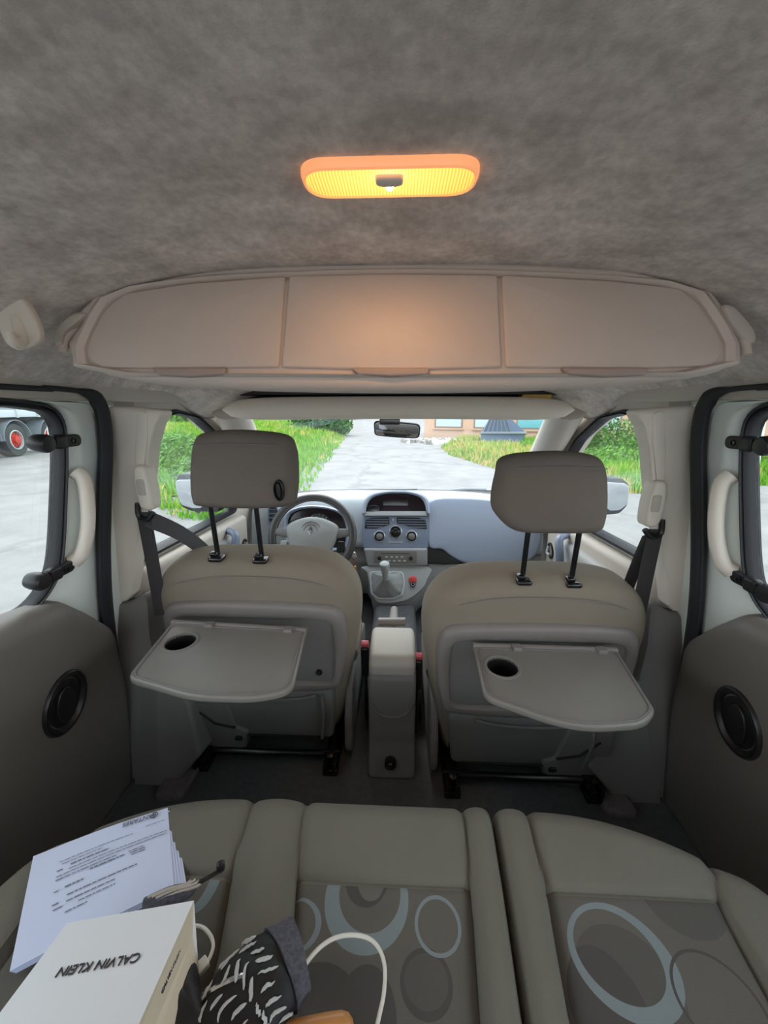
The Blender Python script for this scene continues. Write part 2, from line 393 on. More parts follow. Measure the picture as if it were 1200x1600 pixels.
# floor
b=MB(); b.pillow(rrect(1.52,3.4,.02,0,.75),XY,-.06,0,.003); struct(b.build('floor',K['carpet']),'dark grey carpet floor between seats','floor')
side={}
for s_,nm in ((-1,'left'),(1,'right')):
    W=Fr((s_*.808,0,0),(0,1,0),(-s_*.0995,0,.995),(-s_*.995,0,-.0995)); side[s_]=W
    WL=Fr((-.808,0,0),(0,1,0),(.0995,0,.995),(.995,0,-.0995))
    # outer skin of the body: sill, rear quarter, roof rail
    b=MB()
    b.pillow([(-1.05,-.12),(2.6,-.12),(2.6,.10),(-1.05,.10)],W,-.10,-.03,.004)          # sill
    b.pillow([(-1.05,.10),(-.46,.10),(-.46,.66),(-1.05,.66)],W,-.10,-.03,.004)          # rear quarter
    b.pillow([(-.56,.66),(-.46,.66),(-.46,1.09),(-.56,1.09)],W,-.10,-.03,.004)
    b.pillow([(.90,-.05),(1.02,-.05),(1.09,1.04),(.90,1.04)],W,-.10,-.012,.004)  # B pillar post
    b.pillow([(-1.05,1.058),(1.38,1.058),(1.38,1.12),(-1.05,1.13)],W,-.13,-.074,.004); b.pillow([(.915,-.05),(1.02,-.05),(1.02,1.07),(.915,1.07)],W,-.13,-.074,.004)
    struct(b.build('wall_'+nm,K['paint']),'pale painted body side with centre pillar, '+nm+' of the cabin','car body')
    b=MB(); b.pillow([(-1.05,1.075),(1.38,1.075),(1.38,1.11),(-1.05,1.13)],W,-.10,.004,.004); struct(b.build('trim_%d'%(13 if s_<0 else 14),K['trim']),'grey roof rail trim above the %s doors'%nm,'roof rail trim')
    # ---------------- sliding door
    d=root('door_%d'%(1 if s_<0 else 2),(s_*.76,.3,.0),'%s sliding door with pale frame, grey card and pop-out window'%nm,'car door',kind='structure')
    outer=rpoly([(-.42,-.10),(.92,-.10),(.925,.5),(.905,1.072),(-.42,1.072)],[.03,.03,.3,.035,.03])
    wo=WL.pxs([(0,985),(58,948),(86,910),(98,870),(103,780),(104,700),(98,655),(80,634),(55,627),(0,619)])
    wi=WL.pxs([(0,968),(42,942),(68,905),(78,865),(83,780),(85,700),(80,664),(66,647),(48,642),(0,636)],-.02)
    win=[(-.36,wo[-1][1]),(-.36,wo[0][1])]+smooth(wo,4,False)
    winin=[(-.35,wi[-1][1]),(-.35,wi[0][1])]+smooth(wi,4,False)
    c=(.55,.86)
    b=MB(); b.ringframe(outer,win,W,[(0,-.045),(0,-.01),(.05,.0),(.45,.0),(.62,.004),(.8,.0),(.92,-.008),(1,-.018),(.92,-.034),(0,-.045)],n=140,c=c)
    b.build('door_frame',K['paint'],d)
    b=MB(); b.ringframe(win,winin,W,[(-.08,-.014),(0,-.002),(.12,.005),(.35,.005),(.45,-.006),(.55,-.006),(.62,.0),(.8,-.002),(1,-.012),(1,-.03),(-.02,-.03)],n=140,c=c)
    b.build('window_seal',K['rubber'],d,label='black rubber window surround')
    b=MB(); b.pillow(polar(winin,140,c),W,-.028,-.022,.001); b.build('window_pane',K['glass'],d)
    # door card
    card=rpoly([(-.42,-.10),(.90,-.10),(.895,.3),(.872,.50),(.80,.585),(.735,.652),(.64,.668),(-.42,.662)],[.02,.05,.3,.1,.06,.06,.2,.02],k=6)
    b=MB(); b.pillow(card,W,-.02,.045,.003,.04,k=6); cardo=b.build('door_card',K['door'],d)
    cu,cv=WL.px(101,1098,.045); 
    cu2=cu; e=rotz2(ell(.056,.072,36),-.25)
    e=[(u+cu,v+cv) for u,v in e]; e2=[(cu+(u-cu)*.70,cv+(v-cv)*.74) for u,v in e]
    b=MB(); b.ringframe(e,e2,W,[(0,.036),(0,.049),(.15,.053),(.5,.053),(.7,.050),(1,.042),(1.05,.03),(1.5,.015),(2.6,.012)],n=40,c=(cu,cv))
    b.pillow([(u*1.0,v) for u,v in e2],W,.040,.0475,.001)
    b.build('pull_recess',K['black'],d,label='black oval pull recess')
    b=MB(); b.pillow([(u*.55+cu*.45-.004,v*.8+cv*.2) for u,v in e2],W,.046,.054,.003); b.build('pull_flap',K['black'],d)
    # grab handle
    pts=WL.pxs([(128,737),(132,750),(133,790),(132,830),(128,865),(125,878)],.02)
    hs=[.004,.018,.026,.026,.018,.004]
    line=smooth([W.p(u,v,h) for (u,v),h in zip(pts,hs)],6,False)
    b=MB(); n_=len(line); b.tube(line,[.013+.003*abs(2*i/(n_-1)-1)**3 for i in range(n_)],12,flat=1.15)
    gh=b.build('grab_handle',K['pillar'],d,label='cream grab handle')
    b=MB(); b.tube([Vector(p)+W.N*.0128 for p in line[4:-4]],.0012,6); b.build('seam',K['dark_trim'],gh)
    # two window latches
    for (x0,x1,yy) in ((70,127,690),(62,117,897)):
        u0,v0=WL.px(x0,yy,.02); u1,v1=WL.px(x1,yy+2,.02); vm=(v0+v1)/2
        lt=MB(); lt.pillow(rrect(abs(u1-u0)*.62+.02,.026,.0125,(u0+u1)/2+.018,vm),W,.002,.013,.003)
        lo=lt.build('window_latch',K['black'],d)
        lt=MB(); lt.lathe([(.016,-.01),(.0185,.0),(.0185,.018),(.015,.024),(.001,.026)],W.p(u0+.006,vm,0),W.N,24); lt.build('latch_knob',K['black'],lo)
        lt=MB(); lt.pillow(rrect(.030,.030,.006,(u0+u1)/2+.001,vm),W,.0,.019,.006); lt.build('latch_hinge',K['black'],lo)
        lt=MB(); lt.lathe([(.0062,.010),(.0062,.015),(.0045,.0155),(.0045,.0135),(.001,.0135)],W.p(u1-.012,vm,0),W.N,16); lt.build('screw',K['gloss'],lo)
    # door aperture seal
    pl=WL.pxs([(0,604),(70,606),(128,612),(150,624),(161,650),(165,700),(163,780),(162,870),(166,950),(178,1040),(193,1120),(206,1185),(210,1225),(203,1262)],.012)
    pl=[(-.42,pl[0][1])]+pl
    b=MB(); line=smooth([W.p(u,v,.012) for u,v in pl],6,False)
    b.tube(line,[.0055+.015*min(1,max(0,(i-17)/7)) for i in range(len(line))],10,flat=.62,upv=W.N); b.tube([Vector(p)+W.U*-.017+W.N*.004 for p in line[26:]],.005,8)
    struct(b.build('trim_%d'%(1 if s_<0 else 2),K['rubber']),'black rubber seal round the %s sliding door opening'%nm,'door seal')

    # ---------------- B pillar trims (facing the camera)
    B=Fr((0,.965,0),(1,0,0),(0,0,1),(0,-1,0))
    up=[(170,634),(262,640),(248,662),(238,700),(234,750),(226,800),(214,870),(207,930),(200,938),(173,938),(176,850),(176,700)]
    lo_=[(174,940),(204,940),(234,921),(238,985),(250,1040),(285,1075),(302,1100),(312,1150),(318,1175),(255,1248),(208,1262),(214,1215),(205,1150),(190,1060),(178,985)]
    upo=[(s_*abs(u),v) for u,v in B.pxs(up)]; BL=Fr((0,.862,0),(1,0,0),(0,.19,.98)); BL.N=Vector((0,-.98,.19)); loo=[(s_*abs(u),v) for u,v in BL.pxs(lo_)]
    b=MB(); b.pillow(rpoly(upo,.012,4),B,-.035,.012,.004,.012,k=4)
    bu=b.build('trim_%d'%(3 if s_<0 else 4),K['pillar']); struct(bu,'beige upper pillar trim on the %s side'%nm,'pillar trim')
    # height adjuster slot
    sl=[(s_*abs(u),v) for u,v in B.pxs([(222,640),(236,645),(236,690),(226,770),(217,770),(216,700)])]
    b=MB(); b.pillow(rpoly(sl,.008,4),B,-.01,.016,.003,.006); b.build('slider_track',K['pillar'],bu)
    b=MB(); b.pillow(rpoly(loo,.015,4),BL,-.08,.016,.004,.014,k=4)
    struct(b.build('trim_%d'%(5 if s_<0 else 6),K['dark_trim']),'grey lower pillar trim on the %s side'%nm,'pillar trim')
    # ---------------- front door with window
    fd=root('door_%d'%(3 if s_<0 else 4),(s_*.78,1.3,0),'%s front door with grey armrest card beyond the front seat'%nm,'car door',kind='structure')
    fwin=rpoly([(1.015,.612),(1.05,.80),(1.145,1.03),(1.28,1.050),(1.42,1.03),(1.60,.94),(1.74,.82),(1.75,.582)],[.02,.2,.04,.15,.2,.2,.08,.03],k=6)
    fout=[(1.0,-.05),(1.0,.6),(1.08,1.085),(1.30,1.095),(1.48,1.07),(1.68,.98),(1.90,.80),(2.10,.60),(2.10,-.05)]
    c=(1.42,.8)
    b=MB(); b.ringframe(fout,fwin,W,[(0,-.10),(0,-.02),(.1,-.015),(.6,-.015),(.9,-.02),(1,-.03),(.7,-.10),(0,-.10)],n=120,c=c); b.build('door_frame',K['trim'],fd)
    finn=[(c[0]+(u-c[0])*.955,c[1]+(v-c[1])*.955) for u,v in fwin]
    b=MB(); b.ringframe(fwin,finn,W,[(-.6,-.02),(-.3,-.008),(.0,-.008),(.3,-.016),(.55,-.010),(.8,-.018),(1,-.03),(1,-.05)],n=120,c=c); b.build('window_seal',K['rubber'],fd)
    b=MB(); b.pillow(polar(finn,120,c),W,-.042,-.038,.0008); b.build('window_pane',K['glass'],fd)
    b=MB(); b.pillow(rpoly([(1.0,.0),(1.0,.60),(1.3,.585),(1.78,.565),(1.82,.3),(1.82,.0)],.04),W,-.02,.03,.01,.02,k=4); fc=b.build('door_card',K['trim'],fd)
    b=MB(); b.pillow(rpoly([(1.05,.05),(1.05,.545),(1.3,.535),(1.60,.525),(1.66,.36),(1.7,.2),(1.7,.05)],.06),W,.0,.055,.01,.03,k=4); b.build('armrest',K['dashlow'],fd)
    # inner handle recess and pull
    hu,hv=WL.px(381,854,.03)
    b=MB(); e=ell(.032,.040,30,hu,hv); e2=ell(.023,.030,30,hu,hv)
    b.ringframe(e,e2,W,[(0,.028),(0,.036),(.5,.038),(1,.033),(1,.02),(2.5,.02)],n=30,c=(hu,hv)); hb=b.build('handle_bezel',K['black'],fd)
    b=MB(); b.tube(smooth([W.p(hu+.016,hv+.018,.036),W.p(hu+.01,hv-.012,.046),W.p(hu-.008,hv-.016,.040)],5,False),.006,8); b.build('release_lever',K['light'],hb)
    au,av=WL.px(359,862,.06)
    b=MB(); b.tube(smooth([W.p(au+.05,av+.075,.03),W.p(au+.02,av+.07,.075),W.p(au-.005,av+.02,.085),W.p(au-.01,av-.06,.08),W.p(au-.02,av-.13,.05)],6,False),.017,12,flat=.8); b.build('pull_handle',K['stack'],fd)

# unseen tailgate added to darken the lower cabin: closed panel, rear window opening above
b=MB(); b.pillow([(-.80,-.12),(.80,-.12),(.77,.70),(-.77,.70)],Fr((0,-1.05,0),(1,0,0),(0,0,1),(0,-1,0)),-.02,.05,.005)
for s_ in (-1,1): b.pillow([(s_*.77,.70),(s_*.64,.70),(s_*.60,1.15),(s_*.70,1.15)],Fr((0,-1.05,0),(1,0,0),(0,0,1),(0,-1,0)),-.02,.05,.004)
struct(b.build('wall_back',K['trim']),'unseen grey tailgate lining added behind the rear seat to cut light','tailgate')
# A pillars, windscreen, header
b=MB()
for s_ in (-1,1):
    b.tube(smooth([(s_*.630,1.47,1.065),(s_*.650,1.58,1.0),(s_*.685,1.80,.86),(s_*.72,2.08,.68),(s_*.74,2.32,.56)],6,False),.066,14,flat=.9)
struct(b.build('trim_7',K['trim']),'grey windscreen pillar trims','pillar trim')
b=MB(); b.tube([(x/10*.62,1.50,1.085+.01*(1-(x/10)**2)) for x in range(-10,11)],.035,12,flat=.7)
b.pillow([(-.73,1.42),(.73,1.42),(.66,1.60),(-.66,1.60)],XY,1.10,1.135,.004)
struct(b.build('trim_8',K['black']),'dark windscreen header rail behind the shelf','header rail')
b=MB(); R=[]
for j in range(9):
    t=j/8; y=1.50+.86*t; z=1.075-.535*t+.02*math.sin(math.pi*t); hw=.60+.12*t
    R.append([(hw*(i/8),y-.10*(i/8)**2,z) for i in range(-8,9)])
b.loft(R,False,False,closed=False); o=b.build('window_1',K['glass']); struct(o,'windscreen glass','windscreen')
# cowl and bonnet in front of the windscreen
b=MB(); b.pillow(rpoly([(-.74,2.05),(.74,2.05),(.74,2.5),(.5,3.1),(-.5,3.1),(-.74,2.5)],.1),XY,.05,.40,.05,.03,shear=lambda u,v:-.10*max(0,v-2.3))
struct(b.build('trim_9',K['paint']),'pale bonnet below the windscreen','bonnet')
b=MB(); b.tube([(.70*i/10,2.395-.12*(i/10)**2,.552) for i in range(-10,11)],.022,8,flat=.6); struct(b.build('trim_15',K['rubber']),'black seal along the foot of the windscreen','windscreen seal')

# ================================================================ roof fittings
# overhead console with three flaps
G=Fr((0,.715,1.27),(1,0,0),(0,.30,.95))   # n points to the camera side and slightly down
G=Fr((0,.64,1.07),(1,0,0),(0,.22,.975),(0,-.975,.22))
con=root('overhead_console',(0,.72,1.20),'wide beige overhead locker unit hung under the front of the headliner','overhead console')
og=[(95,545),(98,528),(125,495),(168,456),(200,441),(300,428),(450,420),(620,417),(800,419),(950,427),(1060,435),(1095,448),(1130,490),(1165,530),(1170,552),(1150,575),(1090,592),(950,606),(780,613),(617,615),(450,613),(300,607),(180,592),(115,570)]
ogo=smooth(G.pxs(og),3)
G2=Fr(G.O,G.U,G.V,(0,-1,-.05)); b=MB(); b.pillow(ogo,G2,-.46,.0,.06,.028,k=6); b.build('console_body',K['console'],con)
rimp=[G.p(*G.px(x,y),-.004) for x,y in smooth([(95,548),(99,528),(126,494),(168,455),(200,440),(300,427),(450,419),(620,416),(800,418),(950,426),(1060,434),(1095,447),(1130,490),(1165,530),(1170,553)],5,False)]
b=MB(); b.tube(rimp,.0065,10); b.build('console_rim',K['console'],con)
fa=[(135,560),(140,535),(165,485),(195,460),(300,443),(450,434),(617,430),(780,432),(950,440),(1060,452),(1090,475),(1125,530),(1130,560),(1110,577),(1000,583),(800,584),(617,585),(440,584),(250,583),(155,577)]
b=MB(); fro=smooth(G.pxs(fa),3); bigo=[(G.px(617,520)[0]+(u-G.px(617,520)[0])*1.05,G.px(617,520)[1]+(v-G.px(617,520)[1])*1.09) for u,v in fro]
b.ringframe(bigo,fro,G,[(0,-.006),(.1,.004),(.5,.009),(.9,.004),(1,-.003)],n=120,c=G.px(617,515)); b.build('flap_surround',K['console'],con)
def flap(pts,slot):
    b=MB(); b.pillow(rpoly(G.pxs(pts),[.005 if r_==0 else r_ for r_ in slot[0]],4),G,-.006,.006,.002,.004,crown=.006); f=b.build('flap',K['console'],con)
    x0,x1=slot[1]
    q=smooth(G.pxs([(x0,578),(x1,578),(x1-6,588),(x0+14,590)]),4)
    b=MB(); b.pillow(rpoly(G.pxs([(x0,577),(x1,577),(x1-3,588),((x0+x1)/2,591),(x0+12,588)]),.004),G,.000,.0105,.002,.004); b.build('finger_grip',K['grip_shade'],f)
flap([(138,560),(145,533),(170,484),(198,461),(300,445),(447,434),(437,575),(250,577),(160,575)],([.03,.03,.03,.02,.2,0,0,.2,.03],(240,357)))
flap([(453,433),(617,430),(776,432),(783,575),(617,580),(441,575)],([0,.3,0,0,.3,0],(548,672)))
flap([(782,432),(950,441),(1058,453),(1086,475),(1120,530),(1124,560),(1105,573),(1000,577),(789,575)],([0,.2,.03,.03,.03,.02,.03,.1,0],(872,1008)))
for s_,pts in ((-1,[(82,538),(84,515),(108,490),(125,487),(128,495),(100,520),(95,540)]),(1,[(1134,478),(1148,477),(1178,512),(1185,530),(1178,536),(1160,530),(1140,500)])):
    Gc=Fr((0,.655,1.2),(1,0,0),(0,0,1),(0,-1,0))
    b=MB(); b.pillow(smooth(Gc.pxs(pts),4),Gc,-.05,.0,.004,.008); b.build('end_cap',K['trim'],con)
# dome light
dl=root('dome_light',(0,.474,zc(0,.474)),'lit orange oblong courtesy lamp in the middle of the headliner','lamp')
D=Fr((0,.474,zc(0,.474)),(1,0,0),(0,1,0)); D.N=Vector((0,0,-1))
wd,hd=.183,.060
b=MB(); b.ringframe(rrect(wd,hd,.0299,k=10),rrect(wd-.011,hd-.011,.0244,k=10),D,[(0,-.004),(0,.004),(.3,.008),(.8,.009),(1,.006),(1,-.002)],n=160); b.build('lamp_bezel',K['bezel'],dl,label='translucent amber lit bezel')
lens=emis('lit_amber_lens',(1,.36,.06),1.3)
t=lens.node_tree; bb=t.nodes['Principled BSDF']; g=t.nodes.new('ShaderNodeTexCoord'); s3=t.nodes.new('ShaderNodeSeparateXYZ'); t.links.new(g.outputs['Object'],s3.inputs[0])
ln=t.nodes.new('ShaderNodeVectorMath'); ln.operation='LENGTH'; mp=t.nodes.new('ShaderNodeMapping'); mp.inputs['Location'].default_value=(0,-.459*1.6,0); mp.inputs['Scale'].default_value=(1,1.6,0)
t.links.new(g.outputs['Object'],mp.inputs[0]); t.links.new(mp.outputs[0],ln.inputs[0])
rr=t.nodes.new('ShaderNodeValToRGB'); t.links.new(ln.outputs['Value'],rr.inputs[0])
e=rr.color_ramp.elements; e[0].position=0; e[0].color=(1,.62,.22,1); e[1].position=.09; e[1].color=(.85,.27,.05,1); e.new(.022).color=(1,.46,.09,1)
wv=t.nodes.new('ShaderNodeMath'); wv.operation='SINE'; ml=t.nodes.new('ShaderNodeMath'); ml.operation='MULTIPLY'; ml.inputs[1].default_value=1900
t.links.new(s3.outputs[0],ml.inputs[0]); t.links.new(ml.outputs[0],wv.inputs[0])
rng=t.nodes.new('ShaderNodeMapRange'); rng.inputs[1].default_value=-1; rng.inputs[2].default_value=1; rng.inputs[3].default_value=.5; rng.inputs[4].default_value=.95
t.links.new(wv.outputs[0],rng.inputs[0]); t.links.new(rng.outputs[0],bb.inputs['Emission Strength']); t.links.new(rr.outputs[0],bb.inputs['Emission Color'])
b=MB(); b.pillow(rrect(wd-.0105,hd-.0105,.0245,k=10),D,-.002,.0095,.002,.006); b.build('lamp_lens',lens,dl,label='glowing amber ribbed lens')
b=MB(); b.pillow(rpoly([(-.014,-.019),(.014,-.019),(.014,-.008),(.007,-.005),(-.007,-.005),(-.014,-.008)],.004),D,.006,.015,.003); b.build('lamp_switch',K['pillar'],dl,label='beige rocker switch')
b=MB(); b.lathe([(.001,-.002),(.004,-.001),(.005,.003),(.003,.0065),(.0005,.0075)],D.p(0,.002,.0065),D.N,16); b.build('bulb_spot',emis('bulb_glow',(1,.72,.38),7),dl,label='bright bulb spot')
ld=bpy.data.lights.new('dome_glow','AREA'); ld.shape='RECTANGLE'; ld.size=.15; ld.size_y=.04; ld.energy=.12; ld.color=(1,.52,.22)
lo=bpy.data.objects.new('dome_glow',ld); COL.objects.link(lo); lo.location=D.p(0,0,.02); lo.parent=dl; lo.location=lo.location-dl.location; lo['kind']='helper'
# coat hook on the left
ck=at(30,508,Y=.60)
H=Fr(ck,(1,0,.25),(-.25,0,1)); H.N=Vector((.15,-.97,-.2)).normalized()
hk=root('coat_hook',tuple(ck),'cream plastic coat hook on the headliner left of the overhead console','hook')
b=MB(); b.pillow(smooth([(-.030,.0),(-.024,.030),(0,.040),(.024,.030),(.030,.0),(.024,-.026),(0,-.032),(-.024,-.026)],4),H,-.008,.006,.002,.005); b.build('hook_base',K['pillar'],hk)
b=MB(); b.tube(smooth([H.p(.004,.010,.004),H.p(.004,-.012,.010),H.p(.004,-.026,.022),H.p(.008,-.022,.038),H.p(.010,-.012,.040)],5,False),[.009]*10+[.009]*11,12,flat=.8); b.build('hook_arm',K['pillar'],hk)
# front parcel shelf lip
ps=root('overhead_parcel_shelf',(0,1.4,1.06),'rolled grey front edge of the parcel shelf above the windscreen','shelf')
b=MB(); R=[]
for i in range(-20,21):
    x=.606*i/20; e=max(0,1-abs(i/20)**10)**.5; h=.040*max(e,.06); 
    R.append([(x,1.40+.035*math.cos(a)*max(e,.06)+.03*(1-(i/20)**2)-.03,1.056-.006*(i/20)**2+h*math.sin(a)*(1 if math.sin(a)>0 else .95)) for a in [2*math.pi*q/18 for q in range(18)]])
b.loft(R); b.build('shelf_lip',K['light2'] if 'light2' in K else K['pillar'],ps)
b=MB(); b.pillow([(-.58,1.40),(.58,1.40),(.58,1.50),(-.58,1.50)],XY,1.062,1.072,.002); b.build('shelf_board',K['black'],ps)
b=MB(); b.box(at(835,622,Y=1.44),(.10,.05,.022)); tag(b.build('yellow_packet',mat('yellow_card',(220,180,90),.7)),'yellow packet poking out above the parcel shelf, right of centre','packet')
b=MB(); b.box(at(470,623,Y=1.44),(.16,.06,.012),r=.003); tag(b.build('red_folder',mat('maroon_card',(120,40,36),.7)),'dark red folder edge lying in the parcel shelf gap, left of centre','folder')
# rear view mirror
rm=root('rear_view_mirror',(0,1.56,1.0),'black framed interior mirror hanging below the parcel shelf','mirror')
N_=Fr(at(620,671,Y=1.55),(1,0,-.02),(0,0,1),(0,-1,0)); N_=Fr(at(620,671,Y=1.55),(1,0,-.03),(0,-.16,1)); 
mo=smooth([(-.090,.0),(-.088,.026),(-.06,.032),(.05,.027),(.088,.020),(.092,-.006),(.085,-.030),(.05,-.034),(-.05,-.030),(-.085,-.024)],4)
b=MB(); b.pillow(mo,N_,-.025,.004,.012,.006); b.build('mirror_housing',K['black'],rm)
b=MB(); b.pillow([(u*.93,v*.85) for u,v in mo],N_,.002,.006,.001); b.build('mirror_glass',K['mirror'],rm)
b=MB(); b.tube([N_.p(-.01,.02,-.015),N_.p(-.01,.06,-.05)],.010,10); b.build('mirror_stem',K['black'],rm)
q=at(609,658,Y=1.50)
sm=MB(); S2=Fr(q,(1,0,0),(0,0,1)); sm.pillow(rrect(.078,.026,.008),S2,-.02,.004,.004); 
so_=sm.build('sensor_module',K['gloss']); tag(so_,'small dark sensor pod stuck above the interior mirror','sensor')
# ================================================================ FRONT SEATS
def make_seat(cx,dy,dz,m,label,traypx,trayz,hrpx,holepx,postpx):
    "m=+1: recliner cover on the +x side, -1 on the -x side"
    r=root('front_seat',(cx,1.1+dy,0),label,'car seat',group='front seats')
    V=Vector((0,-.08,.997)).normalized()
    Bk=Fr((cx,.967+dy,dz),(1,0,0),V); Bk.N=Vector((0,-V.z,V.y))
    half=[(0,.672),(.12,.670),(.20,.655),(.25,.622),(.278,.575),(.287,.52),(.283,.45),(.27,.37),(.254,.29),(.240,.22),(.232,.16),(.216,.10),(.19,.078),(.12,.070),(0,.070)]
    ol=half+[(-u,v) for u,v in half[-2:0:-1]]
    ol=smooth(ol,3)
    b=MB(); b.pillow(ol,Bk,-.15,.0,.05,.055,crown=.012,k=7); back=b.build('backrest',K['fabric'],r)
    # piping line across the upper back
    b=MB(); pts=[(-.262,.49),(-.255,.57),(-.215,.612),(-.12,.635),(0,.64),(.12,.635),(.215,.612),(.255,.57),(.262,.49)]
    b.tube([Bk.p(u*.93,v*.985,.004-.02*(abs(u)/.262)**6) for u,v in smooth(pts,5,False)],.0013,6); b.build('seam',K['shell'],back)
    # hard shell frame
    so_=smooth([(-.250,.40),(-.250,.49),(-.236,.535),(-.19,.553),(0,.560),(.19,.553),(.236,.535),(.250,.49),(.248,.40),(.236,.32),(.205,.275),(0,.262),(-.205,.275),(-.236,.32)],4)
    si=rpoly([(-.205,.30),(.205,.30),(.214,.40),(.212,.50),(.19,.508),(-.19,.508),(-.212,.50),(-.214,.40)],.03)
    b=MB(); b.ringframe(so_,si,Bk,[(0,-.03),(0,.008),(.12,.018),(.3,.022),(.75,.022),(.9,.018),(1,.006),(1.05,.002)],n=120,c=(0,.41)); sh=b.build('shell',K['shell'],r)
    b=MB(); b.pillow(polar([(u*1.05,v) for u,v in si],60,(0,.41)),Bk,-.02,.0125,.002); b.build('recess_panel',K['dark_trim'],r)
    b=MB(); b.lathe([(.009,0),(.009,.006),(.004,.007),(.001,.003)],Bk.p(.17,.335,.012),Bk.N,16); b.build('plug',K['black'],r)
    # lower soft pocket with a sagging elastic lip
    b=MB(); b.pillow(rpoly([(-.195,.085),(.20,.085),(.212,.27),(0,.262),(-.212,.27)],[.02,.02,.02,.3,.02]),Bk,-.03,.016,.01,.012,crown=.006); pk=b.build('map_pocket',K['pocket'],r)
    b=MB(); b.tube([Bk.p(-.14+.30*i/14,.262-.022*math.sin(math.pi*i/14)**.7,.026) for i in range(15)],.0045,8); b.build('pocket_hem',K['pocket'],pk)
    b=MB(); b.tube([Bk.p(.175,.26,.02),Bk.p(.178,.2,.028),Bk.p(.168,.10,.02)],.012,8,flat=.5); b.build('pocket_fold',K['pocket'],pk)
    b=MB(); b.tube([Bk.p(-.17+.34*i/10,.098,.022) for i in range(11)],.0035,8); b.build('pocket_seam',K['black'],pk)
    # seat cushion, seen past the backrest
    b=MB(); Cs=Fr((cx,1.32+dy,dz),(1,0,0),(0,1,0)); b.pillow(rpoly([(-.255,-.28),(.255,-.28),(.215,.20),(-.215,.20)],.07),Cs,.20,.315,.04,.05,crown=.01,k=6); b.build('seat_cushion',K['fabric'],r)
    b=MB(); b.pillow(rpoly([(-.22,-.22),(.22,-.22),(.19,.18),(-.19,.18)],.04),Cs,.10,.22,.02); b.build('seat_base',K['black'],r)
    for s_ in (-1,1):
        b=MB(); b.tube(smooth([(cx+s_*.222,1.06+dy,.30+dz),(cx+s_*.222,1.20+dy,.305+dz),(cx+s_*.185,1.42+dy,.28+dz)],6,False),.045,12,flat=.9); b.build('side_bolster',K['fabric'],r)
    # headrest
    Hr=Fr((cx,.955+dy,0),(1,0,0),(0,-.10,.995)); Hr.N=Vector((0,-.995,-.10))
    b=MB(); b.pillow(smooth(Hr.pxs(hrpx),5),Hr,-.075,.0,.035,.03,crown=.008,k=7); hr=b.build('headrest',K['hfab'],r)
    p0=Hr.px(hrpx[0][0],hrpx[0][1]); xs=[Hr.px(*p) for p in hrpx]; x0=min(p[0] for p in xs); x1=max(p[0] for p in xs); zt=max(p[1] for p in xs)
    b=MB(); b.tube([Hr.p(x0+(x1-x0)*t_,zt-.030+.006*math.sin(math.pi*t_),.006-.035*abs(2*t_-1)**8) for t_ in [.13+.74*i/24 for i in range(25)]],.0013,6); b.build('headrest_seam',K['pocket'],hr)
    for (bx,by) in postpx:
        P=at(bx,by,Y=.955+dy-.02)
        P=Vector((P.x,.935+dy+.0,P.z))
        b=MB(); b.tube([P+Vector((0,.015,-.05)),P+Vector((0,-.002,.22))],.0065,12); b.build('headrest_post',K['gloss'],r)
        b=MB(); b.box(P+Vector((0,.004,.002)),(.038,.034,.014),r=.006); b.box(P+Vector((-.006,.004,.014)),(.020,.020,.012),r=.004); b.build('post_collar',K['gloss'],r)
    # tray table
    T=Fr((0,0,trayz),(1,0,0),(0,1,0)); tp=T.pxs(traypx)
    trr=rpoly(tp,[.004,.004,.035,.3,.3,.035][:len(tp)] if len(tp)==6 else .03,6)
    b=MB(); b.pillow(trr,T,-.016,.0,.006,.005,k=4); tr=b.build('tray_table',K['tray'],r)
    hu,hv=T.px(*holepx)
    cc=MB(); cc.lathe([(.0335,-.05),(.0335,.05)],T.p(hu,hv),(0,0,1),40); cut(tr,cc.build('cutter',K['black']))
    for pl_ in tr.data.polygons: pl_.use_smooth=False
    for pl_ in tr.data.polygons: pl_.use_smooth=abs(pl_.normal.z)<.99 and pl_.area<.002
    c0=(sum(p[0] for p in tp)/len(tp),sum(p[1] for p in tp)/len(tp))
    li=[(c0[0]+(u-c0[0])*.945,c0[1]+(v-c0[1])*.93) for u,v in polar(trr,90,c0)]
    b=MB(); b.tube([T.p(u,v,.0008) for u,v in li],.0016,6,closed=True); b.build('tray_rim_groove',K['dark_trim'],tr)
    b=MB(); b.lathe([(.0335,-.008),(.0335,.001),(.038,.0026),(.042,.001),(.042,-.004)],T.p(hu,hv),(0,0,1),40,caps=False); b.build('cup_ring',K['tray'],tr)
    b=MB(); b.lathe([(.0336,-.002),(.032,-.045),(.028,-.047),(.001,-.047)],T.p(hu,hv),(0,0,1),36,caps=False); b.build('cup_hole_dark',K['black'],tr,label='round black lining painted as the shade in the cup hole')  # added black lining paints the dark seen through the cup hole
    for t_ in (.30,.88):
        a=Vector(tp[0]); c=Vector(tp[1]); q=a+(c-a)*t_
        b=MB(); b.box(T.p(q.x,q.y-.006,.002),(.022,.022,.012),r=.003); b.build('tray_hinge',K['shell'],tr)
    b=MB(); a=Vector(tp[0]); c=Vector(tp[1]); b.tube([T.p(a.x,a.y+.003,-.004),T.p(c.x,c.y+.003,-.004)],.009,10); b.build('hinge_bar',K['shell'],tr)
    # support arms of the tray, back to the shell
    for q in (tp[0],tp[1]):
        b=MB(); sg=1 if q is tp[0] else -1
        b.tube([T.p(q[0]+sg*.02,q[1]+.03,-.02),T.p(q[0]+sg*.02,q[1]-.05,-.018)],.007,8); b.build('tray_arm',K['dark_trim'],tr)
    # recliner cover, outboard, and the inner side cover
    o_=m
